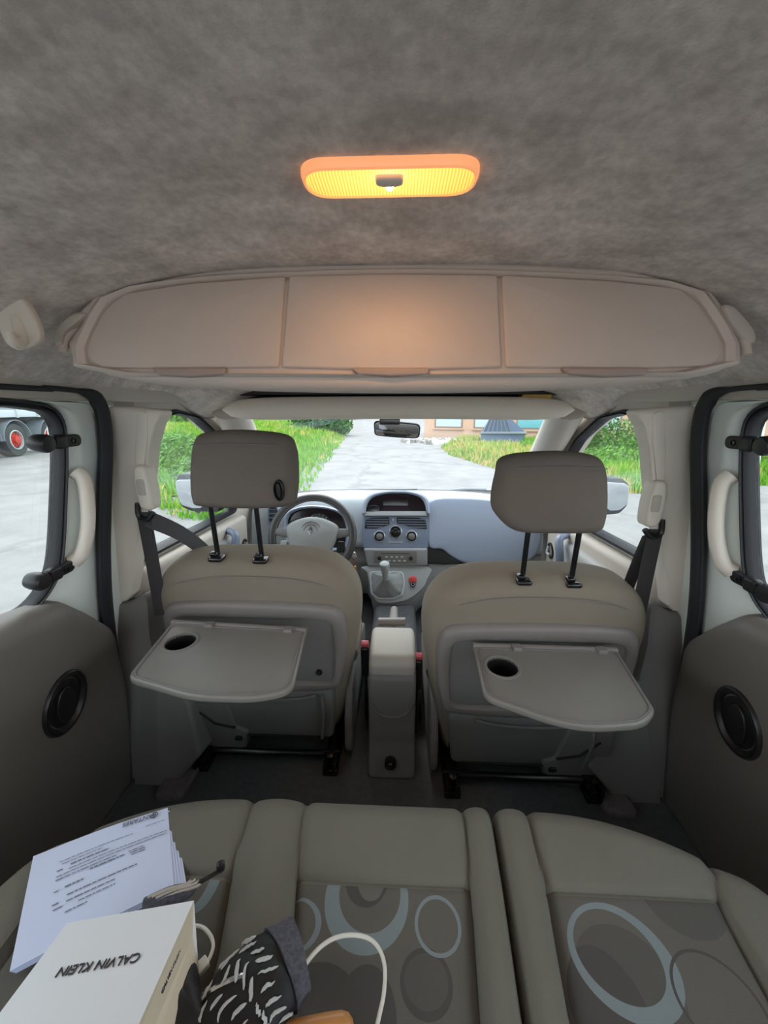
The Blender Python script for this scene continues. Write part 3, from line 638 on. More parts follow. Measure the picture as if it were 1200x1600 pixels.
    b=MB(); b.pillow(rpoly([(o_*.19,.015),(o_*.075,.035),(o_*.055,.115),(o_*.088,.135),(o_*.11,.25),(o_*.235,.265),(o_*.245,.13)],.012),Bk,-.09,.03,.01,.012); rc=b.build('recliner_cover',K['dark_trim'],r)
    b=MB(); b.pillow(rrect(.022,.016,.006,o_*.085,.095),Bk,.01,.036,.003); b.build('tilt_button',K['black'],rc)
    b=MB(); b.tube([Bk.p(o_*.09,.135,.030),Bk.p(o_*.15,.150,.031),Bk.p(o_*.20,.20,.029)],.004,8); b.build('cover_edge',K['black'],rc)
    ic=MB(); I=Fr((cx-o_*.245,1.05+dy,0),(0,1,0),(0,0,1)); ic.pillow(rpoly([(-.11,.02),(.35,.02),(.38,.2),(.10,.26),(-.06,.24),(-.10,.14)],.04),I,-.012,.012,.008); ic.build('side_cover',K['dark_trim'],r)
    # buckle
    P=Vector((cx-o_*.292,1.03+dy,.30))
    b=MB(); b.tube([P+Vector((0,.03,-.24)),P+Vector((0,.01,-.06))],.009,10,flat=.6,upv=(1,0,0)); b.pillow(rrect(.032,.11,.008),Fr(P,(0,1,0),(0,-.1,1)),-.012,.012,.005); bk=b.build('belt_buckle',K['black'],r)
    b=MB(); b.pillow(rrect(.024,.022,.004),Fr(P+Vector((0,-.004,.058)),(1,0,0),(0,-.3,1)),-.008,.010,.003); b.build('release_button',K['pink'],bk,label='red release button')
    # cross bar and sliding rails
    b=MB(); b.tube([(cx-.18,.93+dy,.042),(cx+.20,.93+dy,.042)],.011,12); b.build('cross_bar',K['gloss'],r)
    for s_ in (-1,1):
        x=cx+s_*.195
        b=MB(); b.pillow(rrect(.046,.52,.006),Fr((x,1.15+dy,0),(1,0,0),(0,1,0)),.0,.022,.004)
        b.pillow(rrect(.022,.50,.004),Fr((x,1.16+dy,0),(1,0,0),(0,1,0)),.02,.052,.004)
        rl=b.build('seat_rail',K['gloss'],r)
        b=MB(); b.box((x-.012,.905+dy,.035),(.010,.05,.04),r=.002); b.box((x+.012,.915+dy,.03),(.010,.06,.045),r=.002); b.tube([(x-.025,.93+dy,.05),(x+.025,.93+dy,.05)],.007,10); b.lathe([(.010,0),(.010,.012),(.004,.014)],(x,.915+dy,.05),(0,-.4,1),12); b.build('rail_latch',K['gloss'],rl)
        b=MB(); b.pillow(rpoly([(-.10,.05),(.22,.05),(.22,.13),(-.02,.17),(-.10,.15)],.02),Fr((x,1.06+dy,0),(0,1,0),(0,0,1)),-.006,.006,.003); b.build('seat_bracket',K['gloss'],r)
    return r,Bk,Hr
r1,Bk1,Hr1=make_seat(-.377,0,0,-1,'driver seat on the left behind the steering wheel with its tray table folded out',
  [(268,972),(478,985),(457,1078),(400,1090),(300,1088),(197,1058)],.525,
  [(376,676),(440,684),(456,705),(460,740),(459,775),(450,794),(400,800),(310,797),(293,785),(290,740),(296,690),(320,678)],(282,1003),[(338,874),(407,877)])
b=MB(); hu,hv=Hr1.px(437,765); e=ell(.012,.026,24,hu,hv); e2=ell(.0085,.020,24,hu,hv)
b.ringframe(e,e2,Hr1,[(0,.0),(0,.010),(.5,.012),(1,.008),(1,.002)],n=28,c=(hu,hv)); b.pillow(ell(.006,.018,20,hu,hv),Hr1,.0,.011,.003); 
b.build('headrest_button',K['black'],r1,label='oval black button')
r2,Bk2,Hr2=make_seat(.367,-.055,-.018,1,'front passenger seat on the right, lower headrest, tray table folded out over its back',
  [(740,1009),(965,1016),(1025,1110),(1008,1131),(900,1138),(757,1088)],.50,
  [(866,711),(930,715),(953,730),(958,775),(954,820),(938,838),(866,840),(810,836),(780,812),(773,790),(780,750),(793,720)],(785,1042),[(818,910),(895,914)])

# ================================================================ CENTRE CONSOLE, ARMREST
ar=root('armrest_box',(0,1.0,0),'tall grey centre armrest box with padded lid between the front seats','armrest')
A=Fr((0,0,0),(0,1,0),(0,0,1)); A=Fr((0,0,0),(0,1,0),(0,0,1),(1,0,0))
b=MB(); b.pillow(rpoly([(.885,.0),(.918,.10),(.928,.20),(.925,.31),(.935,.335),(1.10,.335),(1.10,0)],[.01,.08,.05,.03,.01,.01,.01]),A,-.068,.068,.012,.012); b.build('box_body',K['dark_trim'],ar)
b=MB(); b.pillow(rpoly([(.925,.325),(.918,.362),(.935,.385),(1.085,.388),(1.10,.33)],[.01,.02,.025,.025,.02]),A,-.066,.066,.014,.014); b.build('armrest_lid',K['lid'],ar,label='pale padded lid')
b=MB(); b.tube(smooth([(-.060,.926,.235),(-.04,.924,.20),(0,.922,.19),(.04,.924,.20),(.060,.926,.235)],5,False),.004,8); b.build('moulded_lip',K['dark_trim'],ar)
b=MB(); b.lathe([(.017,-.01),(.017,.006),(.012,.008),(.011,.003),(.001,.003)],at(610,1193,Y=.895),(0,-1,.1),24); sk=b.build('power_socket',K['black'],ar,label='round black power socket')
text('6V',.009,Fr(at(610,1193,Y=.885),(1,0,0),(0,.1,1)),0,0,.003,K['light'],sk)
hb=root('handbrake',(0,1.35,.3),'grey handbrake lever end in front of the armrest box','handbrake')
b=MB(); b.tube([(-.05,1.15,.362),(.04,1.15,.365)],.015,12,flat=.9); b.tube([(0,1.16,.355),(0,1.45,.24)],.016,12); b.build('brake_grip',K['shell'],hb)
b=MB(); b.pillow(rpoly([(-.10,1.105),(.10,1.105),(.10,1.75),(-.10,1.75)],.03),XY,.0,.13,.005,.03); struct(b.build('trim_10',K['carpet']),'dark floor tunnel ahead of the armrest box','floor tunnel')

# ================================================================ DASHBOARD
ds=root('dashboard',(0,1.95,.3),'blue grey dashboard spanning the cabin under the windscreen','dashboard')
prof=[(2.38,.50),(2.36,.558),(2.2,.592),(2.06,.606),(1.97,.606),(1.935,.59),(1.905,.54),(1.885,.47),(1.87,.41),(1.865,.375),(1.885,.355),(1.95,.35),(2.38,.35)]
def sweep(prof,hw,fn,n=24):
    R=[]
    for i in range(-n,n+1):
        x=hw*i/n; R.append([(x,)+fn(x/hw,y,z) for y,z in prof])
    return R
b=MB(); b.loft(sweep(smooth(prof,3),.745,lambda t,y,z:(y-.012*(t*t) if y<2.0 else y-.22*max(0,abs(t)-.35)**1.5*(1 if y>2.1 else .4), z-.02*t**4+ (.018*math.exp(-((t+.02)/.16)**2) if y<2.1 and z>.55 else 0)))); b.build('upper_dash',K['dashtop'],ds)
prof2=[(2.3,.352),(1.93,.352),(1.90,.33),(1.875,.29),(1.875,.25),(1.885,.15),(1.95,.06),(2.3,.05)]
b=MB(); b.loft(sweep(smooth(prof2,3),.745,lambda t,y,z:(y-.03*t*t,z))); b.build('lower_dash',K['dashlow'],ds)
DF=Fr((0,1.845,.35),(1,0,0),(0,.27,.963)); DF.N=Vector((0,-.963,.27))
# passenger panel
b=MB(); b.pillow(smooth(DF.pxs([(671,783),(720,778),(780,783),(830,792),(848,805),(846,835),(840,860),(828,874),(800,881),(760,882),(728,880),(706,870),(690,858),(671,854),(669,820)]),4),DF,-.06,.014,.01,.012,crown=.006); b.build('airbag_panel',K['blue'],ds)
b=MB(); b.pillow(smooth(DF.pxs([(668,856),(690,859),(706,871),(720,880),(668,880)]),2),DF,-.03,.002,.003); b.build('shelf_shadow',K['black'],ds)  # black panel stands in for the shadow inside the dash shelf
b=MB(); b.pillow(rpoly(DF.pxs([(668,881),(845,881),(860,878),(856,925),(668,925)]),.012),DF,-.08,-.008,.008); b.build('glovebox',K['dashlow'],ds)
b=MB(); b.tube([DF.p(*DF.px(x,y),-.006) for x,y in smooth([(740,900),(748,896),(760,895),(772,900)],3,False)],.003,6); b.build('glovebox_catch',K['black'],ds)
# centre display pod
hood=smooth([(566,803),(569,785),(580,773),(600,768),(620,767),(640,768),(660,774),(669,785),(671,803)],4,False)
b=MB()
ho=DF.pxs(hood); hi_=DF.pxs(smooth([(572,801),(575,787),(584,777),(602,772),(620,771),(638,772),(655,777),(663,787),(666,801)],4,False))
HD=[[DF.p(u,v,-.12) for u,v in ho],[DF.p(u,v,.040) for u,v in ho],[DF.p((u+u2)/2,(v+v2)/2,.046) for (u,v),(u2,v2) in zip(ho,hi_)],[DF.p(u,v,.040) for u,v in hi_],[DF.p(u,v,-.02) for u,v in hi_]]
b.loft(HD,False,False,closed=False); b.build('display_hood',K['blue'],ds)
b=MB(); b.pillow(hi_,DF,-.03,.002,.002); dsp=b.build('display',K['screen'],ds,label='dark display window')
b=MB(); b.pillow(rrect(.13,.035,.006,*DF.px(618,785)),DF,-.005,.005,.002); b.build('display_screen',K['gloss'],dsp)
b=MB(); b.pillow(rpoly(DF.pxs([(572,799),(665,799),(667,806),(570,806)]),.002),DF,-.05,.030,.003); b.build('display_sill',K['light'],ds)
b=MB(); b.pillow(smooth(DF.pxs([(571,801),(573,792),(584,789),(592,791),(592,800)]),3),DF,-.0,.03,.006); tag(b.build('sunglasses_case',K['gloss']),'small glossy black case tucked in the left of the display pod','case')
# centre panel with vents and knobs
b=MB(); b.pillow(rpoly(DF.pxs([(567,806),(668,806),(670,830),(669,856),(567,856),(566,830)]),[.02,.02,.004,.004,.004,.004]),DF,-.06,.012,.006); cp=b.build('centre_panel',K['stack'],ds)
for pts in ([(570,826),(571,813),(580,809),(608,808),(609,820),(600,823),(588,826)],[(620,808),(655,809),(665,814),(667,827),(645,825),(630,820),(620,818)]):
    b=MB(); o_=rpoly(DF.pxs(pts),.005); b.pillow(o_,DF,.0,.0135,.002); vt=b.build('air_vent',K['black'],ds)
    xs=[p[0] for p in o_]; ys=[p[1] for p in o_]
    b=MB()
    for k_ in range(4):
        v=min(ys)+(max(ys)-min(ys))*(k_+.75)/4.6
        xa=[p for p in o_]; 
        L=min(xs)+.006+(.006*(k_<1)); Rr=max(xs)-.006-(.03*(k_<1))*(1 if pts[0][0]<600 else 0)
        if k_==0 and pts[0][0]>600: L+=.035
        b.tube([DF.p(L,v,.0145),DF.p(Rr,v,.0145)],.0028,6,flat=.7)
    b.build('vent_slats',K['stack'],vt)
for (x,y,rr_) in ((618,831,.034),(593,838,.030),(643,838,.030)):
    u,v=DF.px(x,y,.012)
    b=MB(); b.lathe([(rr_,-.004),(rr_,.004),(rr_*.86,.006),(rr_*.8,.001),(.001,.001)],DF.p(u,v,.012),DF.N,32,caps=False); dl_=b.build('dial_ring',K['silver'],ds)
    b=MB(); b.lathe([(rr_*.8,.0015),(rr_*.6,.003),(rr_*.58,.0025),(.001,.0025)],DF.p(u,v,.012),DF.N,32,caps=False); b.build('dial_face',K['gloss'],dl_)
    b=MB(); kr=rr_*.55; b.lathe([(kr,.002),(kr*.95,.016),(kr*.7,.019),(.001,.020)],DF.p(u,v,.012),DF.N,24); b.build('dial_knob',K['dark_trim'] if rr_<.033 else K['gloss'],dl_)
u,v=DF.px(618,847,.012)
b=MB(); b.tube([DF.p(u-.028,v,.014),DF.p(u+.028,v,.014)],.003,8)
for s_ in (-1,1): b.lathe([(.006,0),(.006,.006),(.001,.007)],DF.p(u+s_*.03,v,.010),DF.N,14)
b.build('slider_switch',K['silver'],cp)
b=MB(); b.box(DF.p(*DF.px(614.5,812),.016),(.010,.010,.02),rot=Fr(DF.p(*DF.px(614.5,812),.012),(1,0,0),DF.V),r=.002); b.build('hazard_switch',K['light'],cp)
# radio stack and gear surface
DR=Fr((0,1.80,.35),(1,0,0),(0,.16,.987)); DR.N=Vector((0,-.987,.16))
st=smooth([(-.150,.30),(-.150,.352),(.155,.352),(.155,.30)],1)
b=MB(); b.pillow(rpoly([DR.px(568,858),DR.px(668,858),DR.px(668,884),DR.px(574,884)],.006),DR,-.10,.0,.006); cs=b.build('radio_surround',K['dashlow'],ds)
b=MB(); b.pillow(rpoly(DR.pxs([(585,860),(651,860),(651,880),(585,880)]),.003),DR,-.02,.006,.002); rd=b.build('radio',K['shell'],ds,label='grey car radio')
b=MB(); b.tube([DR.p(*DR.px(596,864),.0075),DR.p(*DR.px(640,864),.0075)],.0016,6); b.build('disc_slot',K['black'],rd)
for x in (593,642):
    b=MB(); b.lathe([(.010,0),(.009,.009),(.001,.010)],DR.p(*DR.px(x,872),.005),DR.N,20); b.build('radio_knob',K['black'],rd)
for i in range(4):
    for j in range(2):
        b=MB(); q=DR.px(604+8*i+(4 if j else 0),870+6*j); b.pillow(rrect(.014,.007,.002,*q),DR,.004,.0085,.001); b.build('radio_button',K['light'],rd)
# sloping gear surface: front edge comes towards the camera
g=[(570,884),(668,884),(668,905),(660,920),(640,936),(618,942),(600,943),(586,938),(578,915),(573,893)]
GS=Fr(at(615,884,Y=1.80),(1,0,0),(0,.62,.78)); GS.N=Vector((0,-.78,.62))
gp=GS.pxs(g)
b=MB(); b.pillow(smooth(gp,3),GS,-.02,.0,.006,.006)
top=[GS.p(u,v,-.012) for u,v in smooth(gp,3)]
low=[Vector((p.x*.93+.0,p.y+.03,p.z-.12)) for p in top]; low2=[Vector((p.x*.8,p.y+.10,max(.02,p.z-.22))) for p in top]
b.loft([top,[Vector((p.x*1.0,p.y-.002,p.z-.03)) for p in top],low,low2],False,True); b.build('gear_console',K['dashlow'],ds)
gs=root('gear_lever',tuple(GS.p(*GS.px(604,915),0)),'grey gear lever with pleated leather boot below the radio','gear lever')
bo=GS.pxs([(577,893),(630,893),(633,912),(630,930),(615,937),(590,937),(579,928)])
b=MB(); b.ringframe(rpoly(bo,.012),[(u*.86+.14*GS.px(604,915)[0],v*.86+.14*GS.px(604,915)[1]) for u,v in rpoly(bo,.012)],GS,[(0,-.002),(0,.004),(.5,.006),(1,.001)],n=48,c=GS.px(604,915)); b.build('boot_frame',K['light'],gs)
cu_,cv_=GS.px(603,915); bp_=polar(rpoly(bo,.012),36,(cu_,cv_)); R=[]
for k_,(sc,h) in enumerate([(.92,.0),(.84,.010),(.70,.018),(.56,.027),(.44,.036),(.33,.046),(.25,.055),(.18,.064)]):
    R.append([GS.p(cu_+(u-cu_)*sc*(1+.05*math.sin(i*2.1+k_)),cv_+(v-cv_)*sc*(1+.05*math.sin(i*1.7+k_))+h*.35,h) for i,(u,v) in enumerate(bp_)])
b=MB(); b.loft(R); b.build('boot',K['leather2'] if 'leather2' in K else K['dashlow'],gs,label='soft grey leather boot')
P0=GS.p(cu_,cv_+.015,.05); P1=Vector(at(601,884,Y=P0.y-.02))
b=MB(); ax=(P1-P0).normalized(); L=(P1-P0).length
b.lathe([(.012,0),(.014,.02),(.0155,L*.5),(.021,L*.8),(.024,L),(.022,L+.014),(.012,L+.022),(.001,L+.023)],P0,ax,24); b.build('gear_knob',K['light'],gs)
u,v=GS.px(645,908)
b=MB(); b.lathe([(.020,0),(.020,.006),(.015,.009),(.001,.009)],GS.p(u,v+.006),GS.N,24); lb=b.build('lighter_socket',K['red'],ds,label='red ringed lighter button')
b=MB(); b.lathe([(.013,0),(.013,.010),(.001,.011)],GS.p(u,v-.018),GS.N,20); b.build('lighter_plug',K['gloss'],lb)
b=MB(); b.lathe([(.009,.0),(.009,.0105),(.001,.0105)],GS.p(u,v-.018),GS.N,16); b.build('plug_cap',K['light'],lb)
# instrument cluster
b=MB(); cl=DF.pxs([(446,812),(456,797),(480,790),(510,791),(535,799),(545,815),(547,840),(535,860),(460,860),(448,838)]); 
b.ringframe(smooth([(u*1.0,v) for u,v in cl],3),[(DF.px(495,822)[0]+(u-DF.px(495,822)[0])*.9,DF.px(495,822)[1]+(v-DF.px(495,822)[1])*.86) for u,v in smooth(cl,3)],DF,[(0,-.08),(0,.03),(.4,.045),(.8,.04),(1,.03),(1,-.02)],n=80,c=DF.px(495,825)); b.build('cluster_hood',K['blue'],ds)
b=MB(); b.pillow(smooth(cl,3),DF,-.03,.008,.003); ic=b.build('instrument_cluster',K['screen'],ds)
for (x,y,rr_) in ((465,822,.040),(500,820,.062)):
    u,v=DF.px(x,y,.0)
    b=MB(); b.lathe([(rr_,.0),(rr_,.006),(rr_*.93,.007),(rr_*.92,.003),(.001,.003)],DF.p(u,v,0),DF.N,36,caps=False); b.v=[tuple(Vector(q_)+DF.N*.008) for q_ in b.v]; di=b.build('gauge',K['gloss'],ic)
    b=MB()
    for k_ in range(13):
        a=math.radians(220-k_*260/12); b.tube([DF.p(u+rr_*.78*math.cos(a),v+rr_*.78*math.sin(a),.013),DF.p(u+rr_*.9*math.cos(a),v+rr_*.9*math.sin(a),.013)],.0012,4)
    b.build('tick_marks',K['light'],di)
    nb=MB()
    for k_,tx in enumerate(['0','30','50','70','90','110','130','150','170','190'] if rr_>.05 else ['0','1','2','3','4','5','6']):
        a=math.radians(220-k_*260/(9 if rr_>.05 else 6)); text(tx,.0135 if rr_>.05 else .011,DF,u+rr_*.62*math.cos(a),v+rr_*.62*math.sin(a),.012,K['light'],di,acc=nb)
    nb.build('gauge_numerals',K['light'],di,smooth_=False)
b=MB(); q=DF.px(428,806); e=rrect(.055,.10,.02,q[0],q[1]); b.ringframe(e,[(q[0]+(u-q[0])*.8,q[1]+(v-q[1])*.85) for u,v in e],DF,[(0,-.03),(0,.014),(.5,.018),(1,.012),(1,-.01)],n=40,c=q); sv=b.build('side_vent',K['stack'],ds)
b=MB(); b.pillow([(q[0]+(u-q[0])*.85,q[1]+(v-q[1])*.87) for u,v in e],DF,-.02,.004,.002)
b.build('vent_core',K['black'],sv)
b=MB()
for k_ in range(4): b.tube([DF.p(q[0]-.02,q[1]-.033+.022*k_,.008),DF.p(q[0]+.02,q[1]-.033+.022*k_,.008)],.003,6)
b.build('vent_slats',K['stack'],sv)

# ================================================================ STEERING WHEEL
wc=at(488,838,Y=1.62); 
SW=Fr(wc,(1,0,0),(0,.42,.907)); SW.N=Vector((0,-.907,.42))
sw=root('steering_wheel',tuple(wc),'dark leather rimmed steering wheel with grey airbag boss','steering wheel')
b=MB(); b.tube([SW.p(.182*math.cos(a),.178*math.sin(a),0) for a in [2*math.pi*i/72 for i in range(72)]],.018,14,closed=True); rim=b.build('rim',K['leather'],sw)
b=MB(); b.tube([SW.p(.168*math.cos(a),.164*math.sin(a),.009) for a in [2*math.pi*i/72 for i in range(72)]],.0014,5,closed=True); b.build('rim_stitching',K['trim'],rim)
hubp=[(-.112,.045),(-.06,.075),(0,.086),(.06,.075),(.115,.045),(.112,.0),(.09,-.06),(.05,-.095),(0,-.105),(-.05,-.095),(-.09,-.06),(-.11,.0)]
b=MB(); b.pillow(smooth(hubp,4),SW,-.02,.030,.02,.02,crown=.012,k=6); boss=b.build('airbag_boss',K['dashlow'],sw)
b=MB(); b.tube([SW.p(.042*math.cos(a),.02+.042*math.sin(a),.0405-.006) for a in [2*math.pi*i/40 for i in range(40)]],.0022,6,closed=True); b.tube([SW.p(.030*math.cos(a),.02+.030*math.sin(a),.0375) for a in [2*math.pi*i/40 for i in range(40)]],.0022,6,closed=True); b.build('boss_ring',K['dark_trim'],boss)
b=MB()
for sx,sy in ((.0125,.0185),(.0065,.0115)):
    b.tube([SW.p(sx*c_,.02+sy*s2,.040) for c_,s2 in ((0,1),(-1,0),(0,-1),(1,0))],.0022,6,closed=True)
b.build('badge',K['chrome'],boss,label='chrome diamond badge')
b=MB(); b.pillow(rrect(.036,.014,.003,0,-.07),SW,.03,.0375,.002); b.build('airbag_mark',K['trim'],boss)
for i,(x0,y0,x1,y1,w_) in enumerate([(-.10,.012,-.175,.02,.022),(.10,.012,.175,.02,.022),(-.06,-.07,-.10,-.145,.018),(.06,-.07,.10,-.145,.018)]):
    b=MB(); b.tube([SW.p(x0,y0,.008),SW.p((x0+x1)/2,(y0+y1)/2,.006),SW.p(x1,y1,.0)],[w_*1.1,w_*.9,w_*.7],12,flat=.45,upv=SW.N); b.build('spoke',K['dark_trim'] if i<2 else K['stack'],sw)
for s_ in (-1,1):
    b=MB(); b.pillow(rrect(.035,.05,.01,s_*.128,-.045),SW,-.03,.0,.006); b.build('column_switch',K['black'] if s_>0 else K['light'],sw)
b=MB(); b.lathe([(.06,-.16),(.055,-.05),(.05,-.02)],wc,SW.N,20); b.build('steering_column',K['black'],sw)
# ignition key with tag
kq=at(553,868,Y=1.72)
ky=root('car_keys',tuple(kq),'car key in the ignition with a brass coloured tag dangling from it','keys')
b=MB(); b.pillow(rrect(.026,.034,.008),Fr(kq,(1,0,.5),(-.3,0,1),(0,-1,0)),-.006,.006,.004); b.tube([kq,kq+Vector((-.03,.04,.01))],.005,8); b.build('key_head',K['chrome'],ky)
b=MB(); b.tube([kq+Vector((0,0,-.01)),kq+Vector((.004,-.002,-.05))],.0018,6); b.build('key_cord',K['red'],ky)
b=MB(); b.lathe([(.003,0),(.008,.006),(.008,.055),(.003,.06)],kq+Vector((.003,-.002,-.11)),(0,0,1),14); b.build('key_tag',K['gold'],ky,label='brass coloured tag')
# pedals
for i,(x,w_) in enumerate(((-.47,.07),(-.35,.07),(-.235,.05))):
    b=MB(); F2=Fr((x,1.98,.12),(1,0,0),(0,.5,.87)); b.pillow(rrect(w_,.08 if i<2 else .14,.01),F2,-.01,.01,.004); b.tube([(x,1.99,.13),(x,2.1,.30)],.01,8)
    tag(b.build('pedal',K['rubber']),['clutch pedal, leftmost in the dark driver footwell','brake pedal, middle one in the driver footwell','accelerator pedal, narrow one next to the gear console'][i],'pedal',group='foot pedals')
# bulkhead below the dash and the dark footwell carpet
b=MB(); b.pillow([(-.74,-.02),(.74,-.02),(.74,.5),(-.74,.5)],Fr((0,2.36,0),(1,0,0),(0,0,1),(0,-1,0)),-.03,.0,.003); struct(b.build('wall_front',K['carpet']),'dark carpeted bulkhead of the footwells','bulkhead')

# ================================================================ SEAT BELTS
for s_,nm in ((-1,'left'),(1,'right')):
    top=at(228,760,Y=.945) if s_<0 else at(1021,785,Y=.945)
    bl=root('seat_belt',tuple(top),('dark front seat belt on the left pillar running down behind the driver headrest' if s_<0 else 'dark front seat belt on the right pillar slanting steeply down to the passenger seat'),'seat belt',group='front seat belts')
    Bf=Fr(top,(1,0,0),(0,0,1)); 
    o_=[(-.016,-.055),(.004,-.062),(.016,-.05),(.018,0),(.012,.045),(-.004,.056),(-.020,.045),(-.024,.0),(-.022,-.03)]
    o_=[(-s_*u if s_>0 else u,v) for u,v in o_]
    b=MB(); b.pillow(smooth(o_,4),Bf,-.03,.014,.006,.010,k=5); ad=b.build('belt_adjuster',K['pillar'],bl,label='cream height adjuster')
    b=MB(); b.pillow(rrect(.020,.042,.006,-.003 if s_<0 else -.002,.0),Bf,.006,.0165,.002); b.build('adjuster_button',K['trim'],ad)
    lo3=Vector((top.x,top.y-.01,top.z-.062))
    b=MB(); b.tube(smooth([lo3+Vector((s_*.022,0,.02)),lo3+Vector((s_*.024,0,-.015)),lo3+Vector((s_*.0,-.004,-.022)),lo3+Vector((-s_*.018,-.004,-.004))],4,False),.007,8); b.build('belt_guide',K['black'],bl)
    def band(pts,w_,wd_,name):
        L=[];R_=[];L2=[];R2=[]
        P=[Vector(p) for p in smooth([tuple(q) for q in pts],8,False)]; rings=[]
        for i,p in enumerate(P):
            t_=(P[min(i+1,len(P)-1)]-P[max(i-1,0)]).normalized(); w2=Vector(wd_)-t_*Vector(wd_).dot(t_); w2.normalize(); n_=t_.cross(w2)
            rings.append([p-w2*w_/2-n_*.0008,p+w2*w_/2-n_*.0008,p+w2*w_/2+n_*.0008,p-w2*w_/2+n_*.0008])
        b=MB(); b.loft(rings); return b.build(name,K['belt'],bl)
    if s_<0: band([lo3+Vector((-.005,.0,-.02)),at(290,838,Y=1.02),at(335,880,Y=1.10),at(350,940,Y=1.14)],.046,(0,.8,.6),'belt_webbing')
    else: band([lo3+Vector((.0,.0,-.015)),at(1000,870,Y=.97),at(975,935,Y=1.00),at(950,1010,Y=1.03)],.046,(.95,.3,.1),'belt_webbing')
    band([lo3+Vector((s_*.014,.004,-.005)),lo3+Vector((s_*.012,.004,-.12)),Vector((lo3.x+s_*.005,lo3.y-.004,.50))],.038,(1,.0,0),'belt_webbing')

# ================================================================ door mirrors, wipers
for s_,px_ in ((-1,[(274,741),(276,768),(282,792),(300,799),(345,801),(345,741)]),(1,[(930,745),(974,748),(983,756),(981,790),(968,803),(930,806)])):
    Mf=Fr((s_*.98,1.62,.75),(1,0,0),(0,0,1),(0,-1,0)); q=Mf.pxs(px_)
    if s_<0: q=[(max(u,-1.2),v) for u,v in q]
    c0=(sum(p[0] for p in q)/6,sum(p[1] for p in q)/6)
    mr=root('door_mirror',(s_*.98,1.62,.7),('left' if s_<0 else 'right')+' outside mirror seen through the front door window','door mirror',group='outside mirrors')
    b=MB(); b.pillow(rpoly(q,.03),Mf,-.11,.0,.04,.006,k=5); b.build('mirror_shell',K['rubber'],mr)
    b=MB(); b.pillow(rpoly([(c0[0]+(u-c0[0])*.86,c0[1]+(v-c0[1])*.78) for u,v in q],.022),Fr(Mf.O,(1,0,0),(0,0,1),(0,-1,0)),-.005,.010,.001,shear=lambda u,v:.14*(v-c0[1])+s_*.10*(u-c0[0]))
    b.build('mirror_glass',K['mirror'],mr)
    b=MB(); b.tube([(s_*.88,1.66,.62),(s_*.95,1.66,.66)],.03,10); b.build('mirror_arm',K['rubber'],mr)
for i,(a,c,e_) in enumerate((((430,776),(545,767),(652,765)),((690,768),(735,766),(800,769)))):
    wp=root('wiper',tuple(at(*c,Y=2.3)),['long wiper resting at the foot of the windscreen, left','wiper resting at the foot of the windscreen, right'][i],'wiper',group='windscreen wipers')
    Y_=2.36
    b=MB(); b.tube([at(*a,Y=Y_),at(*c,Y=Y_+.03),at(*e_,Y=Y_)],.006,6); b.build('wiper_blade',K['black'],wp)
    b=MB(); b.tube(smooth([at(c[0]-60,c[1]+4,Y=Y_+.06),at(c[0]-10,c[1]-1,Y=Y_+.05),at(c[0]+25,c[1]-1,Y=Y_+.03)],4,False),[.012]*5+[.009]*4,8); b.build('wiper_arm',K['truckgrey'],wp)

# ================================================================ REAR BENCH
def edgeY(x): # front edge line of the cushion
    a=abs(x); return .508-.006*x-1.25*max(0,a-.25)**2-30*max(0,a-.5)**2
seamsL=[[(-.475,.55),(-.468,.45),(-.462,.3),(-.46,0)],[(-.236,.55),(-.225,.415),(-.203,.305),(-.19,0)],[(-.140,.55),(-.125,.383),(-.113,.308),(-.10,0)],[(.124,.55),(.115,.347),(.107,.266),(.10,0)]]
seamsR=[[(.237,.55),(.221,.378),(.205,.27),(.2,0)],[(.483,.55),(.478,.451),(.448,.376),(.44,.298),(.43,0)]]
SPL=[(.186,.55),(.172,.49),(.165,.383),(.155,.268),(.15,0)]
def xat(line,y):
    L=sorted(line,key=lambda p:-p[1])
    for (x0,y0),(x1,y1) in zip(L,L[1:]):
        if y1<=y<=y0: return x0+(x1-x0)*(y0-y)/(y0-y1)
    return L[0][0] if y>L[0][1] else L[-1][0]
